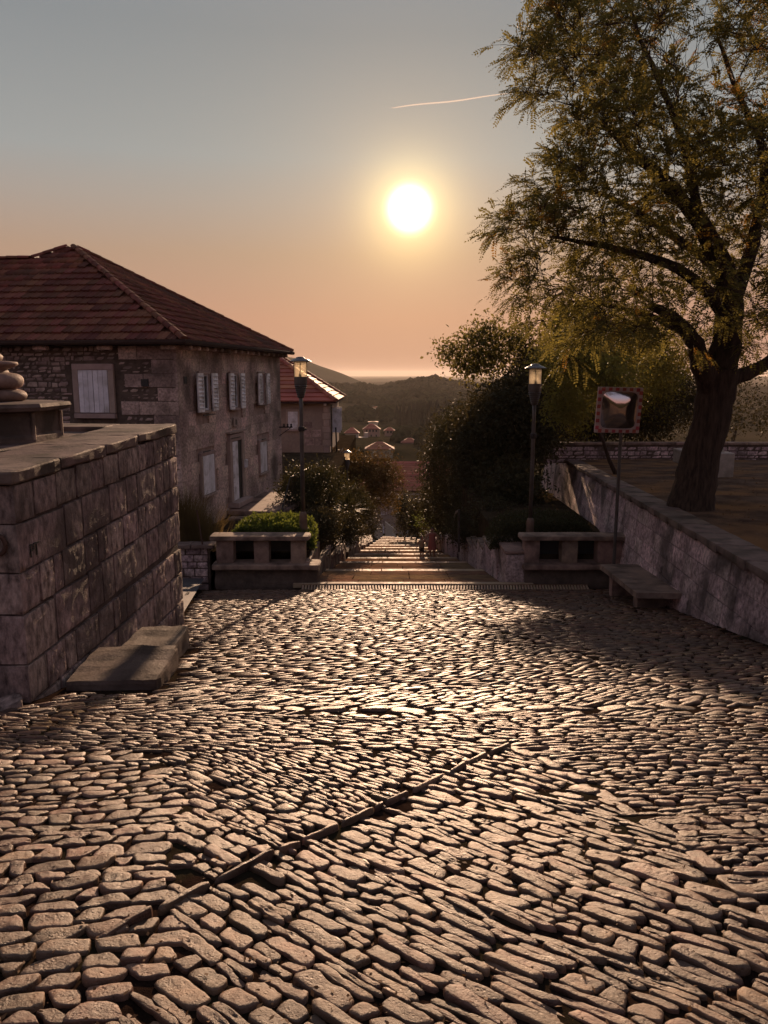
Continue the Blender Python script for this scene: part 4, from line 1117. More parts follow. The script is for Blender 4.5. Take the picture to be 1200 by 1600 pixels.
def window_unit(p0, Ud, N, w, h, parent, name, closed=False, shutters=True, slats=9, surround=.14, fr=M['trim'], nslat_mat=M['white'], sw_=None):
    """p0 lower-left corner on the wall plane, Ud along, N out"""
    Z = Vector((0, 0, 1)); R = Matrix((Ud, -N, Z)).transposed()      # local x along, y inward, z up
    def bx(mbx, x, y, z, sx_, sy_, sz_, bev=0): mbx.box(p0 + Ud * x - N * y + Z * z, (sx_, sy_, sz_), R, bev=bev)
    t = MB()
    s = surround
    bx(t, w / 2, -.02, h + s / 2, w + 2 * s, .10, s, .01); bx(t, w / 2, -.03, -s / 2, w + 2 * s, .14, s * .8, .01); bx(t, -s / 2, -.02, h / 2, s, .098, h, .01); bx(t, w + s / 2, -.02, h / 2, s, .098, h, .01)
    wdw = t.build(name, fr, parent)
    g = MB(); bx(g, w / 2, .02, h / 2, w, .03, h); g.build('pane' if not closed else 'panel', M['wglass'] if not closed else M['void'], wdw)
    f = MB(); fw_ = .05
    bx(f, fw_ / 2, 0, h / 2, fw_, .05, h); bx(f, w - fw_ / 2, 0, h / 2, fw_, .05, h); bx(f, w / 2, -.001, h - fw_ / 2, w, .05, fw_); bx(f, w / 2, -.001, fw_ / 2, w, .05, fw_); bx(f, w / 2, -.002, h / 2, fw_ * .8, .05, h)
    f.build('frame', M['whitew'], wdw)
    if closed:
        for k in range(2):
            sb = MB(); ww = w / 2 - .012; x0_ = k * w / 2 + .006
            np_ = 3
            for j in range(np_): bx(sb, x0_ + ww * (j + .5) / np_, -.055, h / 2, ww / np_ - .008, .03, h - .02, .004)
            bx(sb, x0_ + ww / 2, -.035, h * .15, ww, .02, .09); bx(sb, x0_ + ww / 2, -.035, h * .85, ww, .02, .09)
            sb.build('shutter', M['whitew'], wdw)
    elif shutters:
        swd = sw_ or w * .5
        for sgn in (-1, 1):
            cx = -swd / 2 - .02 if sgn < 0 else w + swd / 2 + .02
            sb = MB(); st_ = .05
            bx(sb, cx - swd / 2 + st_ / 2, -.15, h / 2, st_, .045, h + .06); bx(sb, cx + swd / 2 - st_ / 2, -.15, h / 2, st_, .045, h + .06)
            bx(sb, cx, -.15, h + .0, swd, .046, .07); bx(sb, cx, -.15, .0, swd, .046, .07); bx(sb, cx, -.14, h / 2, swd - .04, .01, h)
            so_ = sb.build('shutter', M['white'], wdw)
            R2 = R @ Matrix.Rotation(rad(-38), 3, 'X')
            for j in range(slats):
                q = MB(); q.box(p0 + Ud * cx + N * .165 + Z * (h * (j + .6) / (slats + .2)), (swd - 2 * st_ + .03, .075, .016), R2); q.build('slat', M['white'], so_)
    return wdw
Zv = Vector((0, 0, 1))
for (a, b, c, d), sl_ in zip(ups, (9, 9, 9)):
    window_unit(A0 + U_ * a + Zv * c, U_, NR, b - a, d - c, h1, 'window', slats=sl_, surround=.10, sw_=(b - a) * .62)
for (a, b, c, d) in lows: window_unit(A0 + U_ * a + Zv * c, U_, NR, b - a, d - c, h1, 'window', closed=True, surround=.10)
window_unit(A0 + Fd * wB + Zv * zw0, -Fd, NF, wB - wA, zw1 - zw0, h1, 'window', closed=True, surround=.17)
# entrance door
a, b, c, d = doorR; w, h = b - a, d - c; p0 = A0 + U_ * a + Zv * c; R = Matrix((U_, -NR, Zv)).transposed()
t = MB()
for (x, z_, sx_, sz_) in ((w / 2, h + .12, w + .44, .24), (-.11, h / 2, .22, h), (w + .11, h / 2, .22, h)): t.box(p0 + U_ * x + NR * .03 + Zv * z_, (sx_, .14, sz_), R, bev=.01)
t.box(p0 + U_ * (w / 2) + NR * .10 + Zv * (-.09), (w + .5, .5, .17), R, bev=.01); t.box(p0 + U_ * (w / 2) + NR * .05 + Zv * (h + .31), (w + .7, .2, .05), R)
dk = t.build('doorway', M['trim'], h1)
t = MB(); t.box(p0 + U_ * (w * .5) + NR * .03 + Zv * (h / 2), (w, .04, h), R); t.build('door_recess', M['void'], dk)
t = MB(); t.box(p0 + U_ * (w * .28) + NR * .06 + Zv * (h / 2), (w * .54, .05, h - .04), R)
for k in range(11): t.box(p0 + U_ * (w * .10) + NR * .095 + Zv * (h * (k + .7) / 11.6), (.09, .03, .03), R)
t.build('door', M['whitew'], dk)
t = MB(); t.box(p0 + U_ * (w * .5) + NR * .055 + Zv * (h + .62), (.42, .03, .3), R, bev=.01); t.build('number_stone', M['trim'], h1)
tx_ = bpy.data.curves.new('house_number', 'FONT'); tx_.body = "8"; tx_.size = .26; tx_.extrude = .004; tx_.align_x = 'CENTER'
to = bpy.data.objects.new('house_number', tx_); COL.objects.link(to); to.parent = h1; tx_.materials.append(M['void'])
mm_ = Matrix((U_, Zv, NR)).transposed().to_4x4(); mm_.translation = p0 + U_ * (w * .5) + NR * .077 + Zv * (h + .53) - org(h1); to.matrix_local = mm_; text_to_mesh(to)
# wall lamp / letter box by the door, tie irons
uq, zq = hitR(379, 724); t = MB(); t.box(A0 + U_ * uq + NR * .1 + Zv * zq, (.2, .16, .30), R, bev=.03); t.build('letter_box', M['whitew'], h1)
for (px, py, l) in ((322, 648, .9), (408, 633, .8), (318, 705, .5), (408, 686, .4), (363, 684, .9)):
    uq, zq = hitR(px, py); t = MB(); t.tube([A0 + U_ * (uq - l / 2) + NR * .10 + Zv * zq, A0 + U_ * (uq + l / 2) + NR * .12 + Zv * zq], .018, 6); t.build('iron_bar', M['iron'], h1)
uq, zq = hitF(227, 598); t = MB(); t.box(A0 + Fd * uq + NF * .035 + Zv * zq, (.2, .05, .2), Matrix((Fd, U_, Zv)).transposed()); t.build('vent_hole', M['void'], h1)
uq, zq = hitR(289, 594); t = MB(); t.box(A0 + U_ * uq + NR * .012 + Zv * zq, (.2, .02, .2), R); t.build('vent_hole', M['void'], h1)
br_ = MB(); e0 = A0 + U_ * (LEN - .3) + Zv * hitR(434, 668)[1]
br_.tube([e0, e0 + NR * .55], .025, 6); br_.tube([e0 + Zv * -.35, e0 + NR * .5], .015, 5)
for k in range(3): br_.lathe([(.02, 0), (.05, .03), (.03, .08), (.045, .12), (.01, .15)], e0 + NR * (.2 + .15 * k), 8)
br_.build('cable_bracket', M['iron'], h1, kind='stuff')
# corbels + gutter
OV = .42
def eave(u, w, z): return cornerpt(u, w, z)
k = 0; u = .25
while u < LEN:
    t = MB(); t.box(cornerpt(u, -.15, ZE - .17), (.16, .42, .13), R, bev=.03); t.build('corbel', M['hwall'], h1); u += .62
for w_ in (.15, 2.0, 3.9, 5.8, 7.7):
    t = MB(); t.box(cornerpt(-.15, w_, ZE - .17), (.18, .42, .13), rz(math.atan2(U_.y, U_.x)), bev=.03); t.build('corbel', M['hwall'], h1)
t = MB(); t.tube([cornerpt(-OV - .03, 16, ZE - .05), cornerpt(-OV - .03, -OV - .03, ZE - .05), cornerpt(LEN + OV, -OV - .03, ZE - .05)], .075, 8); t.build('gutter', M['gutter'], h1)
t = MB(); t.add([cornerpt(-OV, -OV, ZE - .1), cornerpt(LEN + OV, -OV, ZE - .1), cornerpt(LEN + OV, 20, ZE - .1), cornerpt(-OV, 20, ZE - .1), cornerpt(-OV, -OV, ZE - .03), cornerpt(LEN + OV, -OV, ZE - .03), cornerpt(LEN + OV, 20, ZE - .03), cornerpt(-OV, 20, ZE - .03)],
             [(3, 2, 1, 0), (4, 5, 6, 7), (0, 1, 5, 4), (1, 2, 6, 5), (2, 3, 7, 6), (3, 0, 4, 7)]); t.build('eaves_board', M['gutter'], h1)
# roof planes
apexw = WID / 2; apexu = LEN / 2
ap = P(128, 384, (A0 + U_ * apexu + Fd * apexw).y); APZ = ap.z
# solve apex so that it shows at px 128
apx = cornerpt(apexu, apexw, APZ); 
E_fr, E_br = cornerpt(-OV, -OV, ZE), cornerpt(LEN + OV, -OV, ZE)
E_fl, E_bl = cornerpt(-OV, WID + OV, ZE), cornerpt(LEN + OV, WID + OV, ZE)
sf = (APZ - ZE) / (apexu + OV)                                       # front slope
rz_ = P(20, 410, cornerpt(apexu * .86, WID, 0).y).z                   # ridge of the wing to the left
ru = (rz_ - ZE) / sf - OV
R1, R2 = cornerpt(ru, apexw + (apexw + OV) * (APZ - rz_) / (APZ - ZE), rz_), cornerpt(ru, 24, rz_)
roof = MB()
roof.add([E_fr, E_br, apx, E_bl, E_fl, R1, R2, cornerpt(-OV, 24, ZE), cornerpt(LEN + OV, 24, ZE)],
         [(0, 2, 5, 6, 7), (0, 1, 2), (1, 3, 2), (2, 3, 5), (5, 3, 8, 6)])
for v_i in range(len(roof.V)): roof.V[v_i] = (roof.V[v_i][0], roof.V[v_i][1], roof.V[v_i][2] - .05)
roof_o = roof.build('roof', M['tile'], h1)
def tile_mesh(w, l):
    """interlocking clay tile: two rolls across, lip at the lower end"""
    xs_ = [-.5, -.42, -.33, -.2, -.05, .05, .2, .34, .44, .5]; zs_ = [.018, .030, .018, .0, .006, .016, .004, .0, .012, .018]
    V = []; F = []; n = len(xs_)
    for (yy_, dz) in ((-.03, -.035), (-.03, .045), (l * 1.06, -.012)):
        for x_, z_ in zip(xs_, zs_): V.append((x_ * w, yy_, z_ * 1.2 + dz))
    for j in range(2):
        for i in range(n - 1): a = j * n + i; F.append((a, a + 1, a + n + 1, a + n))
    return make_mesh('roof_tile', V, F, M['tile'])
def tile_roof(O, Ux, Up, W_, H_, inside, tw, tl, me, limit=300):
    """grid of tiles on plane from O, Ux across, Up upslope"""
    N_ = Ux.cross(Up).normalized(); R_ = Matrix((Ux, Up, N_)).transposed(); out = []
    for j in range(int(H_ / tl)):
        for i in range(int(W_ / tw)):
            a, b = (i + .5) * tw, j * tl
            if inside(a, b + tl * .5): out.append((O + Ux * a + Up * b + N_ * .0, R_))
    return out
TW, TL = .29, .43
tme = tile_mesh(TW, TL)
ftiles = []
# front face: across = -Fd (from left), origin far left eave
Upf = (U_ * 1 + Zv * sf).normalized(); Wf = 14.0 + OV; hyp = (apexu + OV) * math.sqrt(1 + sf * sf)
Of = cornerpt(-OV, 14.0, ZE)
def inf(a, b):
    w_ = 14.0 - a; t_ = b / hyp                    # position
    right = -OV + (apexw + OV) * t_; left_lim = 99 if b < (ru + OV) * math.sqrt(1 + sf * sf) else WID + OV - (apexw + OV) * t_
    return right + .05 < w_ < left_lim and b < hyp
ftiles += [(p, r) for p, r in tile_roof(Of, -Fd, Upf, Wf, hyp, inf, TW, TL, tme)]
sr = (APZ - ZE) / (apexw + OV); Upr = (Fd + Zv * sr).normalized(); hypr = (apexw + OV) * math.sqrt(1 + sr * sr)
Or = cornerpt(-OV, -OV, ZE); Wr = LEN + 2 * OV
def inr(a, b):
    t_ = b / hypr; return (apexu + OV) * t_ < a < Wr - (Wr - apexu - OV) * t_
ftiles += tile_roof(Or, U_, Upr, Wr, hypr, inr, TW, TL, tme)
def onscreen(p):
    x_, y_ = to_px(p.x, p.y, p.z); return -10 < x_ < 1210
ftiles = [t_ for t_ in ftiles]
vis = sorted([t_ for t_ in ftiles if onscreen(t_[0])], key=lambda t_: (t_[0] - Vector((0, 0, EYE))).length)
rest = [t_ for t_ in ftiles if not onscreen(t_[0])] + vis[300:]
for p, r in vis[:300]:
    jr = r @ Matrix.Rotation(rng.uniform(-.03, .02), 3, 'X') @ Matrix.Rotation(rng.uniform(-.03, .03), 3, 'Z')
    inst('roof_tile', tme, p + Vector((0, 0, rng.uniform(0, .012))), jr, h1)
tv = np.array([v.co[:] for v in tme.vertices]); tf = np.array([list(p.vertices) for p in tme.polygons])
Vs = []; Fs = []
for i, (p, r) in enumerate(rest): Vs.append(tv @ np.array(r).T + np.array(p)); Fs.append(tf + i * len(tv))
mobj('far_roof_tiles', np.concatenate(Vs), np.concatenate(Fs), M['tile'], h1, kind='stuff')
def half_pipe(l, r, me_name='ridge_tile', mat=None):
    V = []; F = []; n = 8
    for (yy_, k) in ((0, 1.0), (l * 1.06, .84)):
        for i in range(n + 1): a = math.pi * i / n; V.append((r * k * math.cos(a), yy_, r * k * .8 * math.sin(a)))
    for i in range(n): F.append((i, i + 1, n + 2 + i, n + 1 + i))
    F.append(tuple(range(n, -1, -1)))
    return make_mesh(me_name, V, F, mat or M['tile'])
hp = half_pipe(.40, .12)
def ridge_line(a, b, parent, me=hp, step=.40):
    d_ = (b - a); L = d_.length; d_.normalize(); X = d_.cross(Zv).normalized(); N_ = X.cross(d_); R_ = Matrix((X, d_, N_)).transposed()
    for k in range(int(L / step)): inst('ridge_tile', me, a + d_ * k * step + Vector((0, 0, .02 + rng.uniform(0, .01))), R_ @ Matrix.Rotation(rng.uniform(-.03, .03), 3, 'Z'), parent)
ridge_line(E_fr, apx, h1); ridge_line(E_br, apx, h1); ridge_line(R1, apx, h1); ridge_line(R2, R1, h1)
# terrace, steps and railing by the door
tr_ = empty('entrance_terrace', cornerpt(5.0, -1, -2.9), 'raised stone landing with iron railings before the house door', 'terrace')
zl = doorR[2] - .19; ud = (doorR[0] + doorR[1]) / 2
t = MB(); t.box(cornerpt(ud + 1.0, -1.0, zl - .09), (4.2, 1.9, .16), R, bev=.02); t.build('landing_slab', M['parapet'], tr_)
t = MB(); t.box(cornerpt(ud + 1.0, -1.0, zl - 1.2), (4.0, 1.7, 2.05), R); t.build('landing_base', M['hdark'], tr_)
t = MB(); 
for k in range(3): t.box(cornerpt(ud - 1.4 - k * .32, -1.0, zl - .25 - .17 * k), (.5, 1.5, .17), R)
t.build('landing_steps', M['parapet'], tr_)
for k in range(16):
    u = ud + .3 + k * .17; t = MB(); t.tube([cornerpt(u, -1.85, zl - .1), cornerpt(u, -1.85, zl + .95)], .012, 5); t.build('rail_bar', M['iron'], tr_)
t = MB(); t.tube([cornerpt(ud + .3, -1.85, zl + .95), cornerpt(ud + 2.9, -1.85, zl + .95)], .022, 6); t.build('hand_rail', M['iron'], tr_)
for k in range(6):
    u = ud - .9 + k * .19; t = MB(); t.tube([cornerpt(u, -1.85, zl - .5), cornerpt(u, -1.85, zl + .1 + k * .14)], .012, 5); t.build('rail_bar', M['iron'], tr_)
t = MB(); t.tube([cornerpt(ud - .95, -1.85, zl + .05), cornerpt(ud + .15, -1.85, zl + .92)], .022, 6); t.build('hand_rail', M['iron'], tr_)

# generic hipped house
def house(name, label, x0, x1, y0, y1, zb, ze, ridge_z, wall_m, parent=None, rows=True, tl=.42, ov=.4, hip=True, axis='y', gable=False):
    t = empty(name, ((x0 + x1) / 2, (y0 + y1) / 2, zb), label, 'house')
    mb = MB(); mb.box(((x0 + x1) / 2, (y0 + y1) / 2, (zb + ze) / 2), (x1 - x0, y1 - y0, ze - zb)); mb.build('wall', wall_m, t)
    X0, X1, Y0_, Y1_ = x0 - ov, x1 + ov, y0 - ov, y1 + ov
    W_, D_2 = X1 - X0, Y1_ - Y0_
    c = [Vector((X0, Y0_, ze)), Vector((X1, Y0_, ze)), Vector((X1, Y1_, ze)), Vector((X0, Y1_, ze))]
    if W_ > D_2: a = D_2 / 2 * (0 if gable else 1); ra, rb = Vector((X0 + a, (Y0_ + Y1_) / 2, ridge_z)), Vector((X1 - a, (Y0_ + Y1_) / 2, ridge_z))
    else: a = W_ / 2 * (0 if gable else 1); ra, rb = Vector(((X0 + X1) / 2, Y0_ + a, ridge_z)), Vector(((X0 + X1) / 2, Y1_ - a, ridge_z))
    if W_ > D_2: Fc = [(c[0], c[1], rb, ra), (c[2], c[3], ra, rb), (c[1], c[2], rb), (c[3], c[0], ra)]
    else: Fc = [(c[1], c[2], rb, ra), (c[3], c[0], ra, rb), (c[0], c[1], ra), (c[2], c[3], rb)]
    mb = MB(); mb.box(((X0 + X1) / 2, (Y0_ + Y1_) / 2, ze - .07), (W_, D_2, .12)); mb.build('eaves', M['gutter'], t)
    # stepped tile courses as real geometry
    for f in Fc:
        a_, b_ = f[0], f[1]; tp = f[2:] 
        ta, tb = (tp[1], tp[0]) if len(tp) == 2 else (tp[0], tp[0])
        Lh = ((ta + tb) / 2 - (a_ + b_) / 2).length; n = max(4, int(Lh / tl)); V = []; Fq = []
        Nn_ = (b_ - a_).cross(ta - a_).normalized()
        if Nn_.z < 0: Nn_ = -Nn_
        for k in range(n):
            f0, f1 = k / n, (k + 1) / n
            V += [a_.lerp(ta, f0) - Nn_ * .02, b_.lerp(tb, f0) - Nn_ * .02, a_.lerp(ta, f0) + Nn_ * .06, b_.lerp(tb, f0) + Nn_ * .06, b_.lerp(tb, f1) + Nn_ * .0, a_.lerp(ta, f1) + Nn_ * .0]
            q = 6 * k; Fq += [(q, q + 1, q + 3, q + 2), (q + 2, q + 3, q + 4, q + 5)]
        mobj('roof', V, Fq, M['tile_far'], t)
    return t, ra, rb, c
e1 = P(518, 627, 46); ZE2 = e1.z
x1_ = P(516, 700, 46.4).x
h2, ra, rb, c_ = house('stone_house', 'second stone house down the street with orange hipped roof and grey-white shutters', x1_ - 9.5, x1_, 46.4, 55.5, -8.5, ZE2, EYE + 1.75, M['stone_far'])
ridge2 = half_pipe(.62, .2, 'ridge_tile', M['tile_far'])
ridge_line(c_[1], ra if (ra - c_[1]).length < (rb - c_[1]).length else rb, h2, ridge2, .6)
ridge_line(c_[2], ra if (ra - c_[2]).length < (rb - c_[2]).length else rb, h2, ridge2, .6)
yw = 46.4
def wr(px0, px1, py0, py1, parent, y_, closed=True, nm='window'):
    a = P(px0, py1, y_); b = P(px1, py0, y_)
    return window_unit(Vector((a.x, y_, a.z)), Vector((1, 0, 0)), Vector((0, -1, 0)), b.x - a.x, b.z - a.z, parent, nm, closed=closed, surround=.12, shutters=False)
wr(450.5, 465, 643, 671, h2, yw); wr(471, 490, 722, 756, h2, yw)
for (u, v, w, h) in courses(P(517, 650, yw).x - P(474, 650, yw).x, zat(658, yw) - zat(697, yw), .42, .62, rng, .12, .25):
    V, F = block(Vector((P(474, 650, yw).x + u, yw - .015, zat(697, yw) + v)), Vector((1, 0, 0)), Vector((0, 0, 1)), Vector((0, -1, 0)), w, h, .03, rng, 2, 1, .01, .01, .03)
    mobj('ashlar_block', V, F, M['hrubble'], h2)
z = ZE2 - .3; k = 0
while z > -6.5:
    mb = MB(); mb.box((x1_ - .22 + .02, yw - .02 + .1, z - .2), (.5 if k % 2 else .36, .26, .385), bev=.02); mb.build('quoin', M['trim'], h2); z -= .4; k += 1
for x in (-9.8, -7.9, -6.3, -4.9, -3.5):
    mb = MB(); mb.box((x, yw - .2, ZE2 - .2), (.16, .4, .13)); mb.build('corbel', M['trim'], h2)
# open shutters and drain pipe on its street side
for (z0, z1) in ((zat(676, 48), zat(638, 48)), (zat(752, 48), zat(714, 48))):
    for y_ in (48.2, 49.9):
        mb = MB(); mb.box((x1_ + .28, y_, (z0 + z1) / 2), (.5, .06, z1 - z0)); mb.build('shutter', M['whitew'], h2)
mb = MB(); mb.tube([(x1_ + .1, 46.3, ZE2 - .2), (x1_ + .1, 46.3, -7.5)], .05, 6); mb.tube([(x1_ + .3, 47.1, zat(668, 47)), (x1_ + .35, 47.1, zat(705, 47)), (x1_ + .3, 47.1, zat(720, 47))], .05, 6); mb.build('drain_pipe', M['iron'], h2)
mb = MB(); mb.tube([(x1_ - .2, 46.2, zat(713, 46)), (x1_ + .9, 46.5, zat(711, 46))], .03, 5); mb.tube([(x1_ + .5, 46.4, zat(712, 46)), (x1_ + .75, 46.4, zat(702, 46))], .03, 5); mb.build('aerial', M['concrete'], h2)

# third house at the bottom of the stairs
za, ze = zat(721, 112), zat(768, 103)
h3, *_r = house('stone_house', 'pinkish stone house with red roof at the bottom of the stairway', P(562, 800, 104).x, P(760, 800, 104).x, 104, 115, -21.5, ze, za + .3, M['stone_far'], gable=True, tl=.5, ov=.5)
mb = MB()
for k in range(3): mb.box((P(632, 760, 103.9).x, 103.7, ze - .45 - k * .55), (P(655, 760, 103.9).x - P(608, 760, 103.9).x, .4, .22))
mb.build('cornice', M['cream'], h3)
t_ = wr(589, 600, 822, 842, h3, 104, True); wr(596, 604, 792, 804, h3, 104, False)
mb = MB(); a = P(592, 826, 100.5); mb.box((a.x, 101.5, a.z - .9), (1.1, .6, 2.6)); mb.build('gate_pier', M['cream'], h3)
# stairs and white walls before it
ow = empty('garden_wall', (P(605, 840, 98).x, 98, -19.5), 'pale sloping garden wall in front of the pinkish house', 'wall')
a, b = P(602, 816, 98), P(618, 828, 98); c0 = P(618, 846, 98)
mb = MB(); mb.add([(a.x, 98, a.z), (b.x, 98, b.z), (b.x, 98, -20.5), (a.x, 98, -20.5), (a.x, 98.8, a.z), (b.x, 98.8, b.z), (b.x, 98.8, -20.5), (a.x, 98.8, -20.5)], [(0, 3, 2, 1), (4, 5, 6, 7), (0, 1, 5, 4), (1, 2, 6, 5), (3, 0, 4, 7)])
mb.build('wall_body', M['cream'], ow)
a, b = P(566, 818, 92), P(600, 850, 92)
mb = MB(); mb.tube([(a.x, 92, a.z), (b.x, 92, b.z)], .12, 6); mb.tube([(a.x, 92, a.z - .8), (b.x, 92, b.z - .8)], .12, 6); mb.build('coping', M['concrete'], ow)
a = P(610, 852, 88); mb = MB(); mb.box((a.x, 88, a.z), (.75, .75, 1.1), bev=.08)
tag(mb.build('gate_pillar', M['cream'], at=(a.x, 88, a.z - .5)), 'small pale stone pillar at the foot of the stairway', 'pillar')

# village far below
VH = []
def vill(lbl, px0, px1, pyb, pye, pyr, d, mat, dep=10, gable=False, wins=()):
    dep = min(dep, (px1 - px0) * d / FPX * .8)
    a, b = P(px0, pyb, d), P(px1, pye, d); rzz = zat(pyr, d + dep / 2)
    t, *_ = house('village_house', lbl, a.x, b.x, d, d + dep, a.z - 6, b.z, rzz, mat, gable=gable, tl=1.2, ov=.5)
    for (wx, wy) in wins:
        q = P(wx, wy, d); s_ = d * .0016
        m2 = MB(); m2.box((q.x, d - .02, q.z), (s_ * 1.2, .2, s_ * 1.9)); wo_ = m2.build('window', M['void'], t)
    t['group'] = 'village houses in the valley'
    return t
vill('low village house with red roof and pale green wall', 572, 614, 713, 702, 690, 270, M['green_wall'], 14, wins=((590, 707), (603, 707)))
vill('broad pink village house with two rows of windows', 568, 593, 690, 671, 662, 400, M['pink'], 14, wins=((573, 673), (578, 673), (583, 673), (588, 673), (573, 681), (580, 681), (588, 681)))
vill('small pink gabled village house right of the broad one', 601, 616, 683, 673, 667, 410, M['pink'], 10, wins=((606, 675), (611, 675)))
vill('grey village house left of the broad pink one', 539, 560, 690, 677, 668, 380, M['cream'], 12, wins=((545, 682), (552, 682)))
vill('distant red-roofed village house behind the bushes', 628, 652, 700, 692, 684, 330, M['stone_far'], 14)
vill('tiny pale house high on the far scrub slope', 576, 590, 662, 659.5, 658, 560, M['cream'], 10)
vill('tiny white shed alone on the far hillside', 583, 591, 638, 636.5, 635, 700, M['cream'], 8)
a = P(563, 690, 385); mb = MB(); mb.box((a.x, 385, a.z + 2), (7.5, 6, .5)); mb.box((a.x + 3, 385, a.z + 1), (1.8, 2, 7)); 
tag(mb.build('white_balcony_block', M['cream'], at=(a.x, 385, a.z)), 'whitish terrace and stair tower beside the pink village house', 'building')

# ------------------------------------------------------------------ VEGETATION
def ucloud(n, nr, shape, lump=.28, shell=.55):
    """points filling an ellipsoid, denser to the outside, with lumps and hollows"""
    d = nr.randn(n, 3); d /= np.linalg.norm(d, axis=1, keepdims=True)
    r = shell + (1 - shell) * nr.rand(n) ** .7
    c = np.array([mnoise.noise(Vector(v) * 2.2 + Vector((shape[0] * 7, 0, 0))) + .5 * mnoise.noise(Vector(v) * 5 + Vector((0, shape[1] * 5, 0))) for v in d])
    r = r * (1 + lump * c)
    return d * r[:, None] * np.array(shape), d
def crown(name, blobs, leaf, mat, parent, seed, per=1.0, asp=.5, lump=.3, twigs=True, shell=.5):
    nr = np.random.RandomState(seed); Vs = []; Fs = []; n0 = 0
    for (cx, cy, cz, rx, ry, rz2, n) in blobs:
        n = int(n * per); p, d = ucloud(n, nr, (rx, ry, rz2), lump, shell)
        # clumps: gather leaves round twig ends
        k = max(12, n // 14); ends = p[:k]; idx = nr.randint(0, k, n); q = ends[idx] * .86 + p * .14 + nr.randn(n, 3) * leaf * 1.7
        C = q + np.array([cx, cy, cz]); D = nr.randn(n, 3) + d[idx] * .8 + np.array([0, 0, -.25]); D /= np.linalg.norm(D, axis=1, keepdims=True)
        N_ = nr.randn(n, 3) + d[idx] * .6 + np.array([0, 0, .5]); L = leaf * nr.uniform(.6, 1.3, n)
        V, F = quads(C, D, N_, L, L * asp * nr.uniform(.8, 1.2, n)); Vs.append(V); Fs.append(F + n0); n0 += len(V)
    return mobj(name, np.concatenate(Vs), np.concatenate(Fs), mat, parent)
def trunk(mb, base, top, r, rng, n=8, wob=.06):
    base, top = Vector(base), Vector(top); pts = []; L = (top - base).length
    for i in range(6):
        t = i / 5; pts.append(base.lerp(top, t) + Vector((rng.uniform(-1, 1), rng.uniform(-1, 1), 0)) * wob * L * math.sin(math.pi * t))
    mb.tube(pts, [r * (1 - .6 * i / 5) for i in range(6)], n)
def bush(name, label, cat, blobs, leaf, mat, seed, base, group=None, stems=5, **k):
    t = empty(name, base, label, cat, group); rr = random.Random(seed)
    crown('crown' if cat == 'tree' else 'foliage', blobs, leaf, mat, t, seed, **k)
    mb = MB(); b0 = Vector(base) - Vector((0, 0, .15)); cen = sum((Vector(b_[:3]) for b_ in blobs), Vector()) / len(blobs)
    top = b0.lerp(cen, .55); w0 = Vector((rr.uniform(-.15, .15), rr.uniform(-.15, .15), 0))
    r_b = .05 + .02 * max(b_[3] for b_ in blobs) * (1.6 if cat == 'tree' else 1)
    mb.tube([b0, b0.lerp(top, .35) + w0, b0.lerp(top, .7) - w0 * .6, top], [r_b, r_b * .8, r_b * .68, r_b * .55], 8)
    npos = [b0.lerp(top, .5), b0.lerp(top, .75), top]; nrad = [r_b * .7, r_b * .6, r_b * .5]
    tg = []
    for (cx, cy, cz, rx, ry, rzv, n) in blobs:
        for _ in range(stems * 5):
            v = Vector((rr.gauss(0, 1), rr.gauss(0, 1), rr.gauss(0, 1))).normalized() * rr.random() ** .5 * .92; tg.append(Vector((cx + v.x * rx, cy + v.y * ry, cz + v.z * rzv)))
    tg.sort(key=lambda p: (p - top).length)
    for tp in tg:
        q_ = min(range(len(npos)), key=lambda k: (npos[k] - tp).length + .7 * max(0, (npos[k] - top).length - (tp - top).length + .2) - .6 * nrad[k] / r_b)
        s0 = npos[q_]; dl = (tp - s0).length; r0 = min(nrad[q_] * .7, .008 + .012 * dl)
        m1 = s0.lerp(tp, .5) + Vector((rr.uniform(-1, 1), rr.uniform(-1, 1), rr.uniform(0, .9))) * .14 * dl; m3 = s0.lerp(tp, .8) + Vector((0, 0, .06 * dl))
        mb.tube([s0, m1, m3, tp], [r0, r0 * .75, r0 * .5, .004], 4, caps=False); npos += [m1, m3, tp]; nrad += [r0 * .75, r0 * .5, .012]
    mb.build('trunk' if cat == 'tree' else 'stem', M['bark'], t, smooth=True)
    return t
def B(px, py, d, rpx, rpy, ry, n):       # crown lobe from its outline in the photograph at distance d
    p = P(px, py, d); return (p.x, p.y, p.z, rpx * d / FPX, ry, rpy * d / FPX, n)

# --- dark evergreen mass right of the stairs
bush('evergreen_tree', 'large dark evergreen tree right of the stairway, under the airy treetop', 'tree',
     [B(808, 655, 31, 70, 76, 2.2, 22000), B(838, 630, 32, 48, 92, 2.0, 13000), B(765, 700, 32, 66, 92, 2.0, 17000), B(800, 780, 29, 60, 70, 1.6, 9000)], .15, M['leaf_dark'], 1, (5.0, 31, -5.0), stems=3)
bush('evergreen_shrub', 'broad dark olive shrub overhanging the right side of the stairs', 'shrub',
     [B(708, 730, 38, 58, 95, 2.2, 19000), B(690, 790, 42, 40, 60, 1.8, 9000), B(745, 780, 34, 48, 64, 1.6, 8000)], .13, M['leaf_dark'], 2, (3.9, 38, -7.2), stems=3)
bush('olive_shrub', 'greenish shrub in front of the far valley, upper left of the dark mass', 'shrub',
     [B(712, 680, 36, 34, 48, 1.4, 6500), B(735, 660, 36, 24, 42, 1.3, 3500)], .11, M['leaf_mid'], 3, (3.6, 36, -6.8), stems=3)
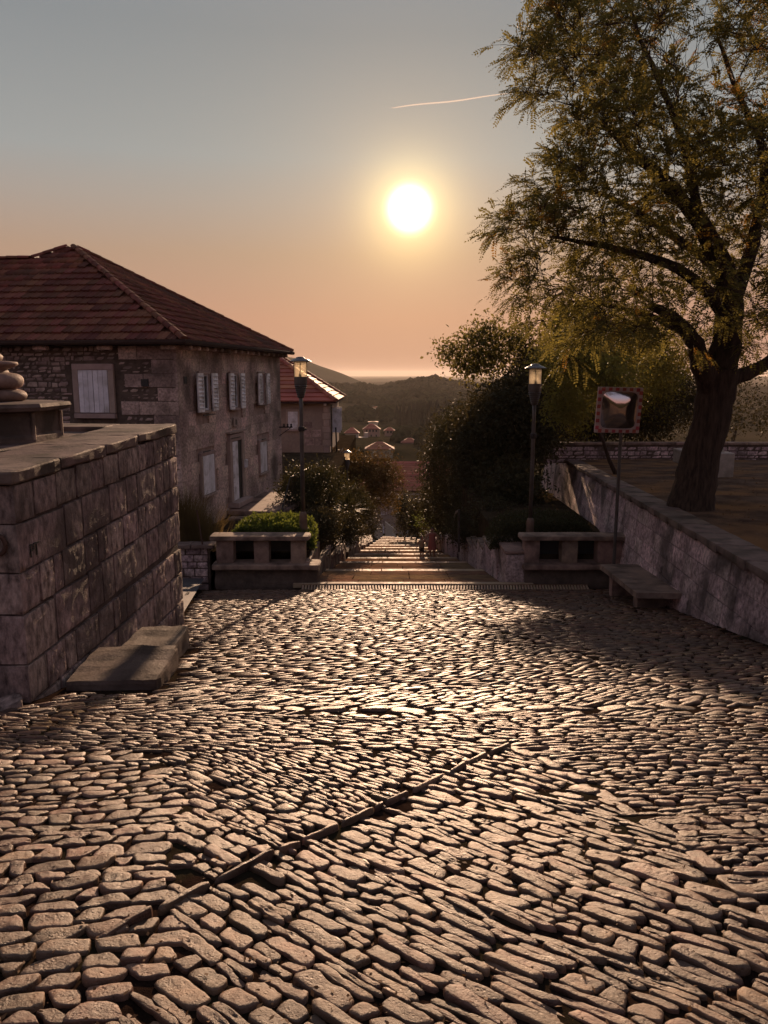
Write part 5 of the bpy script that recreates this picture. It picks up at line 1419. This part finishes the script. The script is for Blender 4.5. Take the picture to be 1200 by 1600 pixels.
bush('airy_tree', 'thin airy treetop silhouetted on the sky above the dark evergreen', 'tree',
     [B(705, 550, 33, 24, 14, .6, 550), B(722, 565, 33, 20, 16, .6, 450), B(745, 530, 33, 32, 16, .8, 900), B(770, 560, 33, 46, 26, .9, 1700), B(800, 528, 33, 40, 20, .8, 1100), B(735, 575, 33, 22, 12, .6, 450), B(763, 514, 33, 18, 10, .5, 300), B(825, 552, 33, 26, 24, .7, 800)],
     .17, M['leaf_main'], 4, (5.3, 33.4, -3.5), stems=5, shell=.2)
bush('young_shrub', 'small yellow-green shrub behind the two walkers', 'shrub', [B(672, 812, 46, 26, 14, 1.0, 1500), B(694, 822, 44, 18, 16, .8, 900)], .12, M['leaf_hedge'], 5, (2.9, 45, -9.3))
bush('dark_shrub', 'very dark shrub filling the corner beside the handrail', 'shrub', [B(735, 825, 30, 45, 34, 1.2, 6000), B(770, 815, 27, 40, 36, 1.2, 6000)], .09, M['leaf_dark'], 6, (3.6, 28, -5))
bush('evergreen_tree', 'shadowy evergreen behind the far end of the right retaining wall', 'tree', [B(835, 650, 50, 48, 84, 2.6, 14000), B(880, 640, 52, 40, 80, 2.6, 9000)], .2, M['leaf_dark'], 41, (9.8, 50, -8), stems=3)  # mostly hidden tree, added to keep sun off the wall's far end
# --- trees behind the lawn
bt_ = [B(900, 600, 36, 72, 92, 2.6, 15000), B(985, 590, 38, 84, 84, 3, 14000), B(895, 515, 32, 52, 52, 2.0, 8000), B(965, 535, 32, 70, 55, 2.0, 8000), B(1030, 560, 38, 60, 70, 2.0, 7000)]
bush('lawn_tree', 'yellow-green backlit tree behind the wall between lamp and mirror', 'tree', bt_, .14, M['leaf_lit'], 7, (9.5, 34, -2.2), stems=3, shell=.3)
bush('lawn_tree', 'shaded bushy tree beyond the low wall right of the mirror', 'tree', [B(1050, 620, 40, 70, 60, 2.5, 9000), B(1010, 655, 38, 60, 40, 2.0, 6000), B(930, 660, 37, 60, 34, 1.6, 6000)], .15, M['leaf_dark'], 8, (14, 39, -2.5), stems=8, shell=.2)
bush('lawn_tree', 'thin twiggy trees beyond the low wall at the right edge', 'tree', [B(1150, 600, 40, 70, 60, 2.5, 1500), B(1200, 650, 38, 70, 44, 2.0, 900), B(1130, 655, 38, 60, 34, 2.0, 800)], .15, M['leaf_dark'], 9, (17.5, 39, -2.5), stems=22, shell=.1)
# --- left side
bush('russet_tree', 'russet-leaved tree beside the third lamp, left of the stairway', 'tree', [B(568, 760, 47, 45, 50, 1.6, 6500), B(590, 735, 48, 36, 34, 1.4, 3500), B(605, 768, 49, 24, 36, 1.0, 1500), B(548, 730, 47.5, 26, 26, 1.2, 2000), B(620, 745, 50, 12, 22, .8, 500)], .15, M['leaf_autumn'], 10, (-2.0, 47.5, -10), stems=4)
bush('grey_shrub', 'tangled grey-green shrub in front of the second house', 'shrub', [B(470, 768, 27, 34, 44, 1.3, 4500), B(500, 760, 28, 40, 40, 1.3, 5000), B(545, 790, 33, 40, 42, 1.3, 6000)], .10, M['leaf_mid'], 11, (-2.6, 28, -4.5), stems=5)
bush('low_dark_shrub', 'dark glossy shrub spilling over the left stair wall', 'shrub', [B(500, 820, 24, 34, 28, .9, 4500), B(540, 825, 27, 32, 26, .9, 4000), B(575, 815, 33, 22, 30, .9, 2500)], .085, M['leaf_dark'], 12, (-2.1, 25.5, -4.7), stems=3)
cy = [B(632, 800, 66, 10, 34, 1.2, 2600), B(652, 808, 60, 12, 36, 1.2, 2600)]
for i_, b_ in enumerate(cy):
    bush('cypress', ['dark narrow cypress left of the farthest lamp', 'dark narrow cypress right of the farthest lamp'][i_], 'tree', [b_], .22, M['leaf_dark'], 20 + i_, (b_[0], b_[1], b_[2] - b_[5] - .5), 'cypresses at the stair foot', stems=1)
# clipped hedges
def hedge(label, x0, x1, y0, y1, zb, zt, n, leaf, mat, seed):
    t = empty('clipped_hedge', ((x0 + x1) / 2, y0, zb), label, 'hedge'); nr = np.random.RandomState(seed)
    u, v = nr.uniform(-1, 1, n), nr.uniform(-1, 1, n); w = nr.rand(n) ** .5
    # superellipse dome
    prof = (1 - np.abs(u) ** 5) ** .5 * (1 - np.abs(v) ** 4) ** .5
    z = zb + (zt - zb) * (1 - (1 - w) * .9) * prof
    fr = nr.rand(n) < .4
    v = np.where(fr, -1 + .12 * nr.rand(n), v); z = np.where(fr, zb + (zt - zb) * .85 * nr.rand(n) * (1 - np.abs(u) ** 6), z)
    C = np.stack([(x0 + x1) / 2 + u * (x1 - x0) / 2, (y0 + y1) / 2 + v * (y1 - y0) / 2, z], 1) + nr.randn(n, 3) * .025
    bump_ = np.array([.10 * mnoise.noise(Vector(c) * 2.5) for c in C]); C[:, 2] += bump_
    D = nr.randn(n, 3) + np.array([0, 0, 1.0]); D /= np.linalg.norm(D, axis=1, keepdims=True); N_ = nr.randn(n, 3) + np.array([0, -.6, .7])
    L = leaf * nr.uniform(.7, 1.3, n); V, F = quads(C, D, N_, L, L * .5); mobj('foliage', V, F, mat, t)
    mb = MB(); rr = random.Random(seed)
    for k in range(14): x = x0 + (x1 - x0) * (k + .5) / 14; trunk(mb, (x, (y0 + y1) / 2, zb - .2), (x + rr.uniform(-.1, .1), (y0 + y1) / 2, zt - .15), .015, rr, 5)
    mb.build('stem', M['bark'], t)
hedge('bright green clipped hedge behind the left parapet', P(366, 820, 20.8).x, P(492, 820, 20.8).x, 20.1, 21.9, -2.95, zat(808, 20.9), 15000, .085, M['leaf_hedge'], 31)
hedge('dark clipped hedge behind the right parapet beside the tall lamp', P(765, 820, 20.8).x, P(930, 820, 20.8).x, 20.5, 21.9, -3.1, zat(803, 20.9), 14000, .06, M['leaf_mid'], 32)
# grass clump with stake
gt = empty('grass_clump', (-5.5, 20.9, -3.0), 'tall dry ornamental grass behind the left wall, left of the hedge', 'grass')
nr = np.random.RandomState(8); Vs = []; Fs = []; n0 = 0
for i in range(2600):
    cxx = nr.choice([-5.85, -5.5, -5.15]); a = nr.uniform(0, 2 * math.pi); r0 = abs(nr.randn()) * .28
    bx_, by_ = cxx + r0 * math.cos(a), 20.9 + r0 * math.sin(a) * .8; h = nr.uniform(.9, 2.0) * (1.0 if cxx < -5.3 else .72); lean = nr.uniform(.15, .8); pts_ = []
    for k in range(5):
        t = k / 4; pts_.append((bx_ + math.cos(a) * lean * t ** 1.8 * .8, by_ + math.sin(a) * lean * t ** 1.8 * .8, -3.15 + h * (t - .25 * lean * t ** 3)))
    w = nr.uniform(.004, .009); V = []
    for k, p in enumerate(pts_): ww = w * (1 - k / 4.3); V += [(p[0] - ww, p[1], p[2]), (p[0] + ww, p[1], p[2])]
    Vs.append(np.array(V)); Fs.append(np.array([[2 * k, 2 * k + 1, 2 * k + 3, 2 * k + 2] for k in range(4)]) + n0); n0 += 10
mobj('blades', np.concatenate(Vs), np.concatenate(Fs), M['grass'], gt)
a, b = P(318, 860, 19.75), P(307.5, 797, 19.75); mb = MB(); mb.tube([a, b], .025, 6)
tag(mb.build('iron_stake', M['rust'], at=a), 'thin rusty stake leaning before the dry grass', 'stake')
# yucca, agaves
def rosette(label, c, r, n, mat, seed, name='yucca', h=1.0):
    rr = random.Random(seed); mb = MB()
    for i in range(n):
        a = rr.uniform(0, 2 * math.pi); el = rr.uniform(.15, 1.45); d = Vector((math.cos(a) * math.cos(el), math.sin(a) * math.cos(el), math.sin(el) * h)); sd = d.cross(Zv).normalized() * .03 * r / .6; c_2 = Vector(c)
        p1 = c_2 + d * r * .5 + Vector((0, 0, .02)); p2 = c_2 + d * r - Vector((0, 0, .12 * r * math.cos(el)))
        mb.add([c_2 - sd * .6, c_2 + sd * .6, p1 + sd, p1 - sd, p2], [(0, 1, 2, 3), (3, 2, 4)])
    return tag(mb.build(name, mat, at=c), label, 'plant')
q = P(545, 800, 30); rosette('spiky yucca among the shrubs left of the stairway', q, .85, 90, M['leaf_mid'], 3)
for px, lab in ((625, 'leftmost of three pale agaves at the stair foot'), (636, 'middle one of three pale agaves at the stair foot'), (648, 'rightmost of three pale agaves at the stair foot')):
    q = P(px, 852, 80); rosette(lab, q, 1.6, 26, M['agave'], px, 'agave', 1.2)['group'] = 'agaves at the stair foot'

# --- THE BIG TREE
bt = empty('acacia_tree', (6.9, 17.2, plat(17.2)), 'large old acacia-like tree leaning over the right wall, crown filling the upper right', 'tree')
DT = 17.2
def Q(px, py, d): return P(px, py, d)
limbs = [
    ([(1078, 800, DT), (1084, 765, DT), (1096, 715, DT), (1108, 665, DT), (1117, 618, DT), (1124, 575, DT)], [.56, .46, .41, .40, .42, .40]),
    ([(1117, 618, DT), (1096, 570, DT - .3), (1082, 530, DT - .6), (1050, 495, DT - .8), (1015, 478, DT - 1.0)], [.30, .22, .17, .12, .08]),
    ([(1122, 580, DT), (1136, 530, DT), (1140, 480, DT - .2), (1128, 420, DT - .4), (1095, 350, DT - .6), (1040, 285, DT - .8), (985, 235, DT - 1.0), (940, 190, DT - 1.2)], [.36, .30, .27, .23, .18, .13, .08, .04]),
    ([(1140, 480, DT - .2), (1165, 420, DT - .2), (1185, 340, DT), (1195, 250, DT), (1160, 160, DT + .2), (1120, 60, DT + .3)], [.24, .19, .15, .12, .08, .04]),
    ([(1138, 500, DT), (1090, 440, DT - .8), (1020, 405, DT - 1.4), (940, 385, DT - 1.8), (860, 370, DT - 2.1)], [.2, .15, .11, .07, .03]),
    ([(1128, 420, DT - .4), (1080, 390, DT + .8), (1010, 340, DT + 1.6), (930, 300, DT + 2.0), (870, 300, DT + 2.2)], [.17, .13, .10, .06, .03]),
    ([(1118, 600, DT), (1150, 590, DT + .1), (1185, 575, DT + .2), (1230, 545, DT + .3), (1290, 480, DT + .4)], [.26, .22, .19, .16, .10]),
    ([(1082, 530, DT - .6), (1030, 500, DT + .6), (960, 480, DT + 1.2), (890, 470, DT + 1.6)], [.13, .10, .06, .03]),
    ([(1095, 350, DT - .6), (1075, 250, DT - .4), (1040, 150, DT - .2), (1000, 60, DT), (970, -30, DT)], [.15, .11, .08, .05, .03]),
    ([(1185, 340, DT), (1240, 250, DT + .4), (1260, 120, DT + .8)], [.12, .09, .04]),
]
tb = MB(); nodes = []
rr = random.Random(12)
for pts_, rs in limbs:
    pp = [Q(*p) for p in pts_]; rs = [r_ * (.78 if rs[0] < .3 else 1) for r_ in rs] if rs[0] < .5 else rs
    # smooth resample
    res = []; rad_ = []
    for i in range(len(pp) - 1):
        p0 = pp[max(i - 1, 0)]; p1 = pp[i]; p2 = pp[i + 1]; p3 = pp[min(i + 2, len(pp) - 1)]
        for k in range(4):
            t = k / 4; c = .5 * ((2 * p1) + (p2 - p0) * t + (2 * p0 - 5 * p1 + 4 * p2 - p3) * t * t + (3 * p1 - p0 - 3 * p2 + p3) * t ** 3)
            res.append(c + Vector((rr.uniform(-1, 1), rr.uniform(-1, 1), rr.uniform(-1, 1))) * .02); rad_.append(rs[i] + (rs[i + 1] - rs[i]) * t)
    res.append(pp[-1]); rad_.append(rs[-1])
    big = rs[0] > .3
    n0 = len(tb.V); tb.tube(res, rad_, 18 if big else 9)
    for v_i in range(n0, len(tb.V)):
        v_ = Vector(tb.V[v_i]); nn_ = mnoise.noise_vector(Vector((v_.x * 3.5, v_.y * 3.5, v_.z * 1.0))); tb.V[v_i] = tuple(v_ + nn_ * (.05 if big else .015))
    for p, r_ in zip(res, rad_):
        if r_ < .27: nodes.append((p, r_))
tb.build('trunk', M['bark'], bt, smooth=True)
crown_poly = [(858, -30), (852, 20), (806, 72), (794, 128), (862, 170), (884, 190), (890, 225), (852, 262), (826, 295), (800, 325), (765, 352), (788, 385), (796, 440), (805, 478), (838, 496), (850, 540), (870, 600), (950, 640), (1030, 610), (1060, 560), (1150, 560), (1260, 600), (1320, 520), (1330, -30), (1255, -60), (1130, -60), (1128, 60), (1150, 105), (1110, 175), (1082, 128), (1066, 60), (1040, -30)]
holes_ = [(1088, 60, 40, 70), (1115, 130, 36, 40), (838, 232, 26, 22), (1085, 178, 22, 18)]
targets = []
while len(targets) < 860:
    px, py = rr.uniform(760, 1330), rr.uniform(-60, 640)
    if not inpoly(px, py, crown_poly): continue
    if any(((px - a) / c) ** 2 + ((py - b) / d) ** 2 < 1 for a, b, c, d in holes_): continue
    if py > 540 and rr.random() < .55: continue
    if px > 1140 and rr.random() < .45: continue
    spread = min(1, (px - 740) / 220) * 2.6 + .3
    d = DT - .5 + rr.uniform(-1, 1) * spread
    # keep leaves off the lower trunk
    if py > 545 and px > 1030: continue
    if py > 528 and 900 < px < 1040: continue
    if (px < 900 or py < 60) and mnoise.noise(Vector((px * .02, py * .02, 1))) < -.30: continue
    targets.append(Q(px, py, d))
root_ = Q(1135, 480, DT)
targets.sort(key=lambda p: (p - root_).length)
br = MB(); tips = []
npos = [n_[0] for n_ in nodes]; nrad = [n_[1] for n_ in nodes]
for tpos in targets:
    arr = np.array([tuple(p) for p in npos]); tt = np.array(tuple(tpos)); dd = np.linalg.norm(arr - tt, axis=1)
    rootd = np.linalg.norm(arr - np.array(tuple(root_)), axis=1); own = (tpos - root_).length
    cost = dd + .45 * np.maximum(0, rootd - own + .3) * 2
    j = int(np.argmin(cost)); s = npos[j]; r0 = min(nrad[j] * .55, .012 + .014 * float(dd[j]))
    mid = s.lerp(tpos, .5) + Vector((rr.uniform(-1, 1), rr.uniform(-1, 1), rr.uniform(-.3, .8))) * .12 * float(dd[j])
    m2 = s.lerp(tpos, .78) + Vector((0, 0, .08)) * float(dd[j]) + Vector((rr.uniform(-.05, .05), rr.uniform(-.05, .05), 0))
    br.tube([s, mid, m2, tpos], [r0, r0 * .75, r0 * .5, .006], 5, caps=False)
    for p, r_ in ((mid, r0 * .75), (m2, r0 * .55), (tpos, .02)): npos.append(p); nrad.append(max(.014, r_))
    tips.append((tpos, (tpos - s).normalized()))
# twigs and pinnate fronds
nr = np.random.RandomState(77); FB = []; FDv = []; FY = []
for (p, d) in tips:
    k = rr.randint(5, 7)
    yel = mnoise.noise(Vector((p.x * .8, p.y * .8, p.z * .8))) 
    for _ in range(k):
        e = Vector((rr.uniform(-1, 1), rr.uniform(-1, 1), rr.uniform(-.55, .65))) + d * .75; e.normalize(); L = rr.uniform(.22, .58)
        q = p + e * L; br.tube([p, p.lerp(q, .5) + Vector((0, 0, .03)), q], [.007, .005, .003], 3, caps=False)
        for f in (.3, .55, .8, 1.0):
            if rr.random() < .42: continue
            c = p.lerp(q, f); dv = e + Vector((rr.uniform(-1, 1), rr.uniform(-1, 1), rr.uniform(-1.0, .5))) * .8; dv.normalize()
            FB.append(tuple(c)); FDv.append(tuple(dv)); FY.append(yel + rr.uniform(-.2, .2))
# bare twigs against the sky
for _ in range(70):
    px, py = rr.uniform(1020, 1130), rr.uniform(-10, 170); c = Q(px, py + 40, DT); e = Vector((rr.uniform(-.6, .6), rr.uniform(-.3, .3), 1)).normalized() * rr.uniform(.4, .9)
    br.tube([c, c + e * .5 + Vector((rr.uniform(-.08, .08), 0, 0)), c + e], [.008, .006, .003], 3, caps=False)
br.build('branches', M['bark'], bt)
FB = np.array(FB); FDv = np.array(FDv); FY = np.array(FY)
def fronds(B0, D0, L, pairs=9):
    n = len(B0); up = np.array([0, 0, 1.0]) + nr.randn(n, 3) * .35
    S = np.cross(D0, up); S /= np.linalg.norm(S, axis=1, keepdims=True) + 1e-9; Nn = np.cross(S, D0)
    Vs = []
    for i in range(pairs + 1):
        t = .14 + .86 * i / pairs
        pos = B0 + D0 * (L * t)[:, None] - np.array([0, 0, 1]) * (L * .25 * t * t)[:, None]
        for sgn in ((-1, 1) if i < pairs else (0,)):
            dd = (S * sgn * .92 + D0 * .38 if sgn else D0) - Nn * .12 + nr.randn(n, 3) * .12; dd /= np.linalg.norm(dd, axis=1, keepdims=True)
            ll = L * (.19 if sgn else .16) * (1 - .45 * abs(t - .55)) * nr.uniform(.85, 1.15, n); N2 = Nn + nr.randn(n, 3) * .35
            V, _ = quads(pos, dd, N2, ll, ll * .56); Vs.append(V)
    V = np.concatenate(Vs); return V, np.arange(len(V)).reshape(-1, 4)
L = nr.uniform(.24, .44, len(FB))
m_y = FY > .52
V, F = fronds(FB[~m_y], FDv[~m_y], L[~m_y]); mobj('crown', V, F, M['leaf_main'], bt)
V, F = fronds(FB[m_y], FDv[m_y], L[m_y]); mobj('yellowing_leaves', V, F, M['leaf_yellow'], bt)
print('fronds', len(FB))
# lower, sunlit sprays of a neighbour tree just beyond the wall
bush('acacia_sapling', 'lighter yellow-green young tree growing beside the wall, left of the big trunk', 'tree',
     [B(860, 570, 27, 36, 36, 1.2, 2600), B(900, 560, 25, 50, 50, 1.4, 4200), B(950, 590, 24, 50, 40, 1.4, 3200), B(890, 630, 26, 46, 40, 1.3, 3200)], .12, M['leaf_lit'], 40, (8.0, 26, -1.8), stems=4, shell=.15)
# plinths on the lawn
for (px0, px1, py0, py1, d, lab) in ((1116, 1149, 708, 747, 24.8, 'pale concrete block on the lawn right of the big trunk'), (1062, 1076, 703, 725, 26.8, 'pale concrete block half hidden left of the big trunk')):
    a, b = P(px0, py1, d), P(px1, py0, d); mb = MB(); mb.box(((a.x + b.x) / 2, d + .35, (a.z + b.z) / 2), (b.x - a.x, .7, b.z - a.z), bev=.03); 
    if px0 > 1100: mb.box(((a.x + b.x) / 2 - .08, d + .35, b.z + .08), (.3, .3, .2), taper=.6)
    tag(mb.build('concrete_block', M['concrete'], at=((a.x + b.x) / 2, d + .35, a.z)), lab, 'concrete block')
# fallen leaves on the lawn
n = 3500; x = nr.uniform(5.9, 16, n); y = nr.uniform(9, 28, n); C = np.stack([x, y, np.array([plat(v) for v in y]) + nr.uniform(.02, .06, n)], 1)
D = nr.randn(n, 3); D[:, 2] *= .2; D /= np.linalg.norm(D, axis=1, keepdims=True); V, F = quads(C, D, nr.randn(n, 3) * .4 + np.array([0, 0, 1]), nr.uniform(.03, .09, n), nr.uniform(.015, .04, n))
ok = V.reshape(-1, 4, 3)[:, 0, 0] > 6.0 + .115 * (V.reshape(-1, 4, 3)[:, 0, 1] - 9.7) ; V = V.reshape(-1, 4, 3)[ok].reshape(-1, 3); F = np.arange(len(V)).reshape(-1, 4)
tag(mobj('fallen_leaves', V, F, M['litter'], kind='stuff'), 'brown fallen leaves scattered on the lawn under the tree', 'fallen leaves')

# ------------------------------------------------------------------ HANDRAIL on the right of the stairs
a = P(717, 858, 29.0); hr_ = empty('handrail', (a.x, 29, a.z), 'bent metal handrail at the right edge of the stairway', 'handrail')
mb = MB(); mb.tube([P(717, 862, 29), P(717, 796, 29)], .045, 8); mb.build('post', M['lamp_metal'], hr_)
pts_ = [P(717, 797, 29), P(713, 800, 29.4), P(709, 810, 30.2), P(707, 824, 31.5), P(706, 832, 33)]; mb = MB(); mb.tube(pts_, .035, 8); mb.build('rail', M['concrete'], hr_)

# ------------------------------------------------------------------ PEOPLE
def person(label, foot, H, dress, body_mat, top_mat, pose, child=False):
    t = empty('person', foot, label, 'person'); fx, fy, fz = foot; s = H / 1.68
    def p(x, y, z): return (x * s, y * s, z * s)
    J = {'pel': p(0, 0, .95), 'waist': p(0, 0, 1.10), 'chest': p(0, .0, 1.30), 'neck': p(0, .0, 1.43), 'headb': p(0, -.01, 1.50),
         'hl': p(-.09, 0, .90), 'hr': p(.09, 0, .90), 'kl': p(-.10, -.04, .49), 'kr': p(.10, -.0, .49), 'al': p(-.10, .02, .09), 'ar': p(.11, .04, .09), 'tl': p(-.10, -.12, .03), 'tr': p(.12, -.10, .03),
         'sl': p(-.17, 0, 1.38), 'sr': p(.17, 0, 1.38)}
    J.update({k: p(*v) for k, v in pose.items()})
    Rr = {'pel': .15, 'waist': .12, 'chest': .14, 'neck': .055, 'headb': .06, 'hl': .09, 'hr': .09, 'kl': .055, 'kr': .055, 'al': .038, 'ar': .038, 'tl': .035, 'tr': .035, 'sl': .06, 'sr': .06, 'el': .042, 'er': .042, 'wl': .028, 'wr': .028, 'pl': .035, 'pr': .035}
    E = [('pel', 'waist'), ('waist', 'chest'), ('chest', 'neck'), ('neck', 'headb'), ('pel', 'hl'), ('pel', 'hr'), ('hl', 'kl'), ('hr', 'kr'), ('kl', 'al'), ('kr', 'ar'), ('al', 'tl'), ('ar', 'tr'), ('chest', 'sl'), ('chest', 'sr'), ('sl', 'el'), ('sr', 'er'), ('el', 'wl'), ('er', 'wr'), ('wl', 'pl'), ('wr', 'pr')]
    # fingers
    for sd in 'lr':
        w = Vector(J['w' + sd]); pl = Vector(J['p' + sd]); d = (pl - w).normalized(); sidev = d.cross(Vector((0, 1, 0))).normalized()
        for k in range(4):
            nm = 'f%s%d' % (sd, k); J[nm] = tuple(pl + d * (.075 + .012 * (k in (1, 2))) * s + Vector((0, 1, 0)) * (k - 1.5) * .02 * s); Rr[nm] = .009; E.append(('p' + sd, nm))
        nm = 'f%s4' % sd; J[nm] = tuple(w + d * .06 * s + sidev * .04 * s); Rr[nm] = .010; E.append(('w' + sd, nm))
    keys = list(J); me = bpy.data.meshes.new('body'); me.from_pydata([J[k] for k in keys], [(keys.index(a), keys.index(b)) for a, b in E], []); me.materials.append(body_mat)
    o = bpy.data.objects.new('body', me); COL.objects.link(o); o.parent = t
    sk = o.modifiers.new('skin', 'SKIN'); lay = me.skin_vertices[0].data if me.skin_vertices else None
    if lay is None:
        bm = bmesh.new(); bm.from_mesh(me); bm.verts.layers.skin.verify(); bm.to_mesh(me); bm.free(); lay = me.skin_vertices[0].data
    for i, k in enumerate(keys): lay[i].radius = (Rr[k] * s * (1.0 if k != 'chest' else 1.1), Rr[k] * s * (.8 if k in ('pel', 'waist', 'chest') else 1)); lay[i].use_root = (k == 'pel')
    ss = o.modifiers.new('sub', 'SUBSURF'); ss.levels = 1; ss.render_levels = 2
    me.polygons  # body smooth through modifier
    sk.use_smooth_shade = True
    # head
    hs = 1.18 if child else 1.0
    mb = MB(); n = 16; c = Vector((0, -.02 * s, (1.585 if not child else 1.60) * s)); V = []; F = []; m = 12
    for j in range(m + 1):
        ph = math.pi * j / m - math.pi / 2
        for k in range(n):
            a = 2 * math.pi * k / n; x = math.cos(ph) * math.cos(a) * .074; y = math.cos(ph) * math.sin(a) * .092; z = math.sin(ph) * .112
            if z < 0: x *= 1 - .25 * (-z / .112); 
            if abs(a - 1.5 * math.pi) < .25 and -.045 < z < .015: y -= .018             # nose
            if abs(abs(a - 1.5 * math.pi) - .42) < .2 and 0 < z < .03: y += .008         # eye sockets
            V.append(Vector((x, y, z)) * s * hs + c)
    F = [(j * n + k, j * n + (k + 1) % n, (j + 1) * n + (k + 1) % n, (j + 1) * n + k) for j in range(m) for k in range(n)]
    mb.add(V, F)
    for sg in (-1, 1): mb.lathe([(.004, -.02), (.016, -.01), (.016, .012), (.004, .022)], c + Vector((sg * .076 * s * hs, .005, 0)), 8)
    w3 = np.array([list(v) for v in mb.V]) + np.array(foot); mobj('head', w3, mb.F, M['skin'], t, smooth=True)
    mb = MB()
    for sg in (-1, 1): mb.lathe([(.002, -.007), (.009, 0), (.002, .007)], Vector(foot) + c + Vector((sg * .03 * s * hs, -.084 * s * hs, .012 * s)), 8)
    mb.build('eye', M['void'], t)
    mb = MB(); mb.box(Vector(foot) + c + Vector((0, -.083 * s * hs, -.05 * s)), (.045 * s, .012, .010 * s)); mb.build('mouth', M['dress'], t)
    # hair cap
    V = []; m2 = 9; 
    for j in range(m2 + 1):
        ph = math.pi / 2 - (math.pi * .78) * j / m2
        for k in range(n):
            a = 2 * math.pi * k / n; front = max(0, -math.sin(a)); lim = math.pi / 2 - (math.pi * .30) * j / m2 if front > .45 else ph
            x = math.cos(lim) * math.cos(a) * .086; y = math.cos(lim) * math.sin(a) * .104 + .008; z = math.sin(lim) * .126
            if not child and front < .45: z = z if z > -.02 else z * 1.5
            V.append(Vector((x, y, z)) * s * hs + c + Vector(foot))
    F = [(j * n + k, (j + 1) * n + k, (j + 1) * n + (k + 1) % n, j * n + (k + 1) % n) for j in range(m2) for k in range(n)]
    mobj('hair', V, F, M['hair'], t, smooth=True)
    # garment
    def garment(prof, mat, name):
        V = []; n2 = 20
        for (z, rx, ry) in prof:
            for k in range(n2):
                a = 2 * math.pi * k / n2; f = 1 + .04 * math.sin(a * 5) * max(0, 1.0 - z); V.append(Vector((rx * math.cos(a) * f, ry * math.sin(a) * f, z)) * s + Vector(foot))
        F = [(i * n2 + k, i * n2 + (k + 1) % n2, (i + 1) * n2 + (k + 1) % n2, (i + 1) * n2 + k) for i in range(len(prof) - 1) for k in range(n2)]
        return mobj(name, V, F, mat, t, smooth=True)
    if dress:
        garment([(.52, .235, .19), (.70, .22, .175), (.90, .20, .165), (1.02, .17, .145), (1.12, .155, .13), (1.28, .185, .145), (1.37, .20, .125), (1.415, .14, .10), (1.43, .075, .07)], top_mat, 'dress')
    else:
        garment([(.88, .175, .15), (1.0, .17, .14), (1.12, .16, .13), (1.28, .185, .14), (1.37, .20, .12), (1.415, .13, .10), (1.43, .075, .07)], top_mat, 'top')
        for sg in (-1, 1):
            V = []; n2 = 14
            prof = [(.55, .088, .10), (.75, .10, .11), (.95, .105, .13)]
            for (z, rx, ry) in prof:
                for k in range(n2): a = 2 * math.pi * k / n2; V.append(Vector((sg * .09 + rx * math.cos(a), ry * math.sin(a), z)) * s + Vector(foot))
            F = [(i * n2 + k, i * n2 + (k + 1) % n2, (i + 1) * n2 + (k + 1) % n2, (i + 1) * n2 + k) for i in range(2) for k in range(n2)]
            mobj('shorts', V, F, M['shorts'], t, smooth=True)
    for sd in 'lr':
        a = Vector(J['a' + sd]); mb = MB(); mb.box(Vector(foot) + a + Vector((0, -.06 * s, -.05 * s)), (.085 * s, .24 * s, .07 * s), bev=.02 * s); mb.build('shoe', M['shoe'], t)
    return t
fd = 33.6
def tread_z(y):
    z = -3.80
    for i in range(len(edges) - 1):
        a, b = edges[i], edges[i + 1]
        if a <= y <= b: return z - .17 * (y - a) + .02 * (y - a) / (b - a)
        z = z - .17 * (b - a) + .02 - .15
fz = tread_z(fd)
q = P(675, 872, fd); q2 = P(659, 870, fd)
person('woman in a pink dress on the stairs, reaching one hand towards a child', (q.x, fd, fz), 1.46, True, M['skin'], M['dress'],
       {'el': (-.33, -.03, 1.18), 'wl': (-.43, -.08, 1.02), 'pl': (-.47, -.10, .97), 'er': (.36, .05, 1.16), 'wr': (.20, -.06, 1.02), 'pr': (.15, -.08, 1.0)})
person('small child in a khaki top and dark shorts on the stairs beside the woman', (q2.x, fd + .1, fz), 1.04, False, M['skin'], M['shirt'],
       {'el': (-.30, .02, 1.12), 'wl': (-.36, -.04, .88), 'pl': (-.37, -.06, .80), 'er': (.32, -.02, 1.26), 'wr': (.44, -.06, 1.38), 'pr': (.49, -.08, 1.42)}, child=True)

# ------------------------------------------------------------------ CONTRAIL
D_c = 9000
def ctrail(a, b, r, lab):
    p0, p1 = P(*a, D_c), P(*b, D_c); mb = MB(); pts_ = []; rs = []
    for k in range(14):
        t = k / 13; pts_.append(p0.lerp(p1, t) + Vector((0, 0, 6 * math.sin(t * 9)))); rs.append(r * (.15 + math.sin(math.pi * min(1, t * .9 + .08)) ** .6))
    mb.tube(pts_, rs, 8); tag(mb.build('contrail', M['contrail'], smooth=True, at=p0), lab, 'contrail')
ctrail((612, 169), (800, 146), 8, 'short bright contrail in the sky left of the tree crown')
# HAZE
HAZE = True
if HAZE:
    mb = MB(); mb.box((0, 10200, -21), (48000, 20600, 190)); hz_ = mb.build('haze', None or M['void'])
    m, nt, out = new_mat('valley_haze'); pv = nt.nodes.new('ShaderNodeVolumePrincipled'); pv.inputs['Color'].default_value = (.95, .86, .78, 1); pv.inputs['Density'].default_value = .000055; pv.inputs['Anisotropy'].default_value = .3
    nt.links.new(pv.outputs[0], out.inputs['Volume']); hz_.data.materials.clear(); hz_.data.materials.append(m); tag(hz_, 'thin evening haze over the valley', 'haze', kind='stuff')
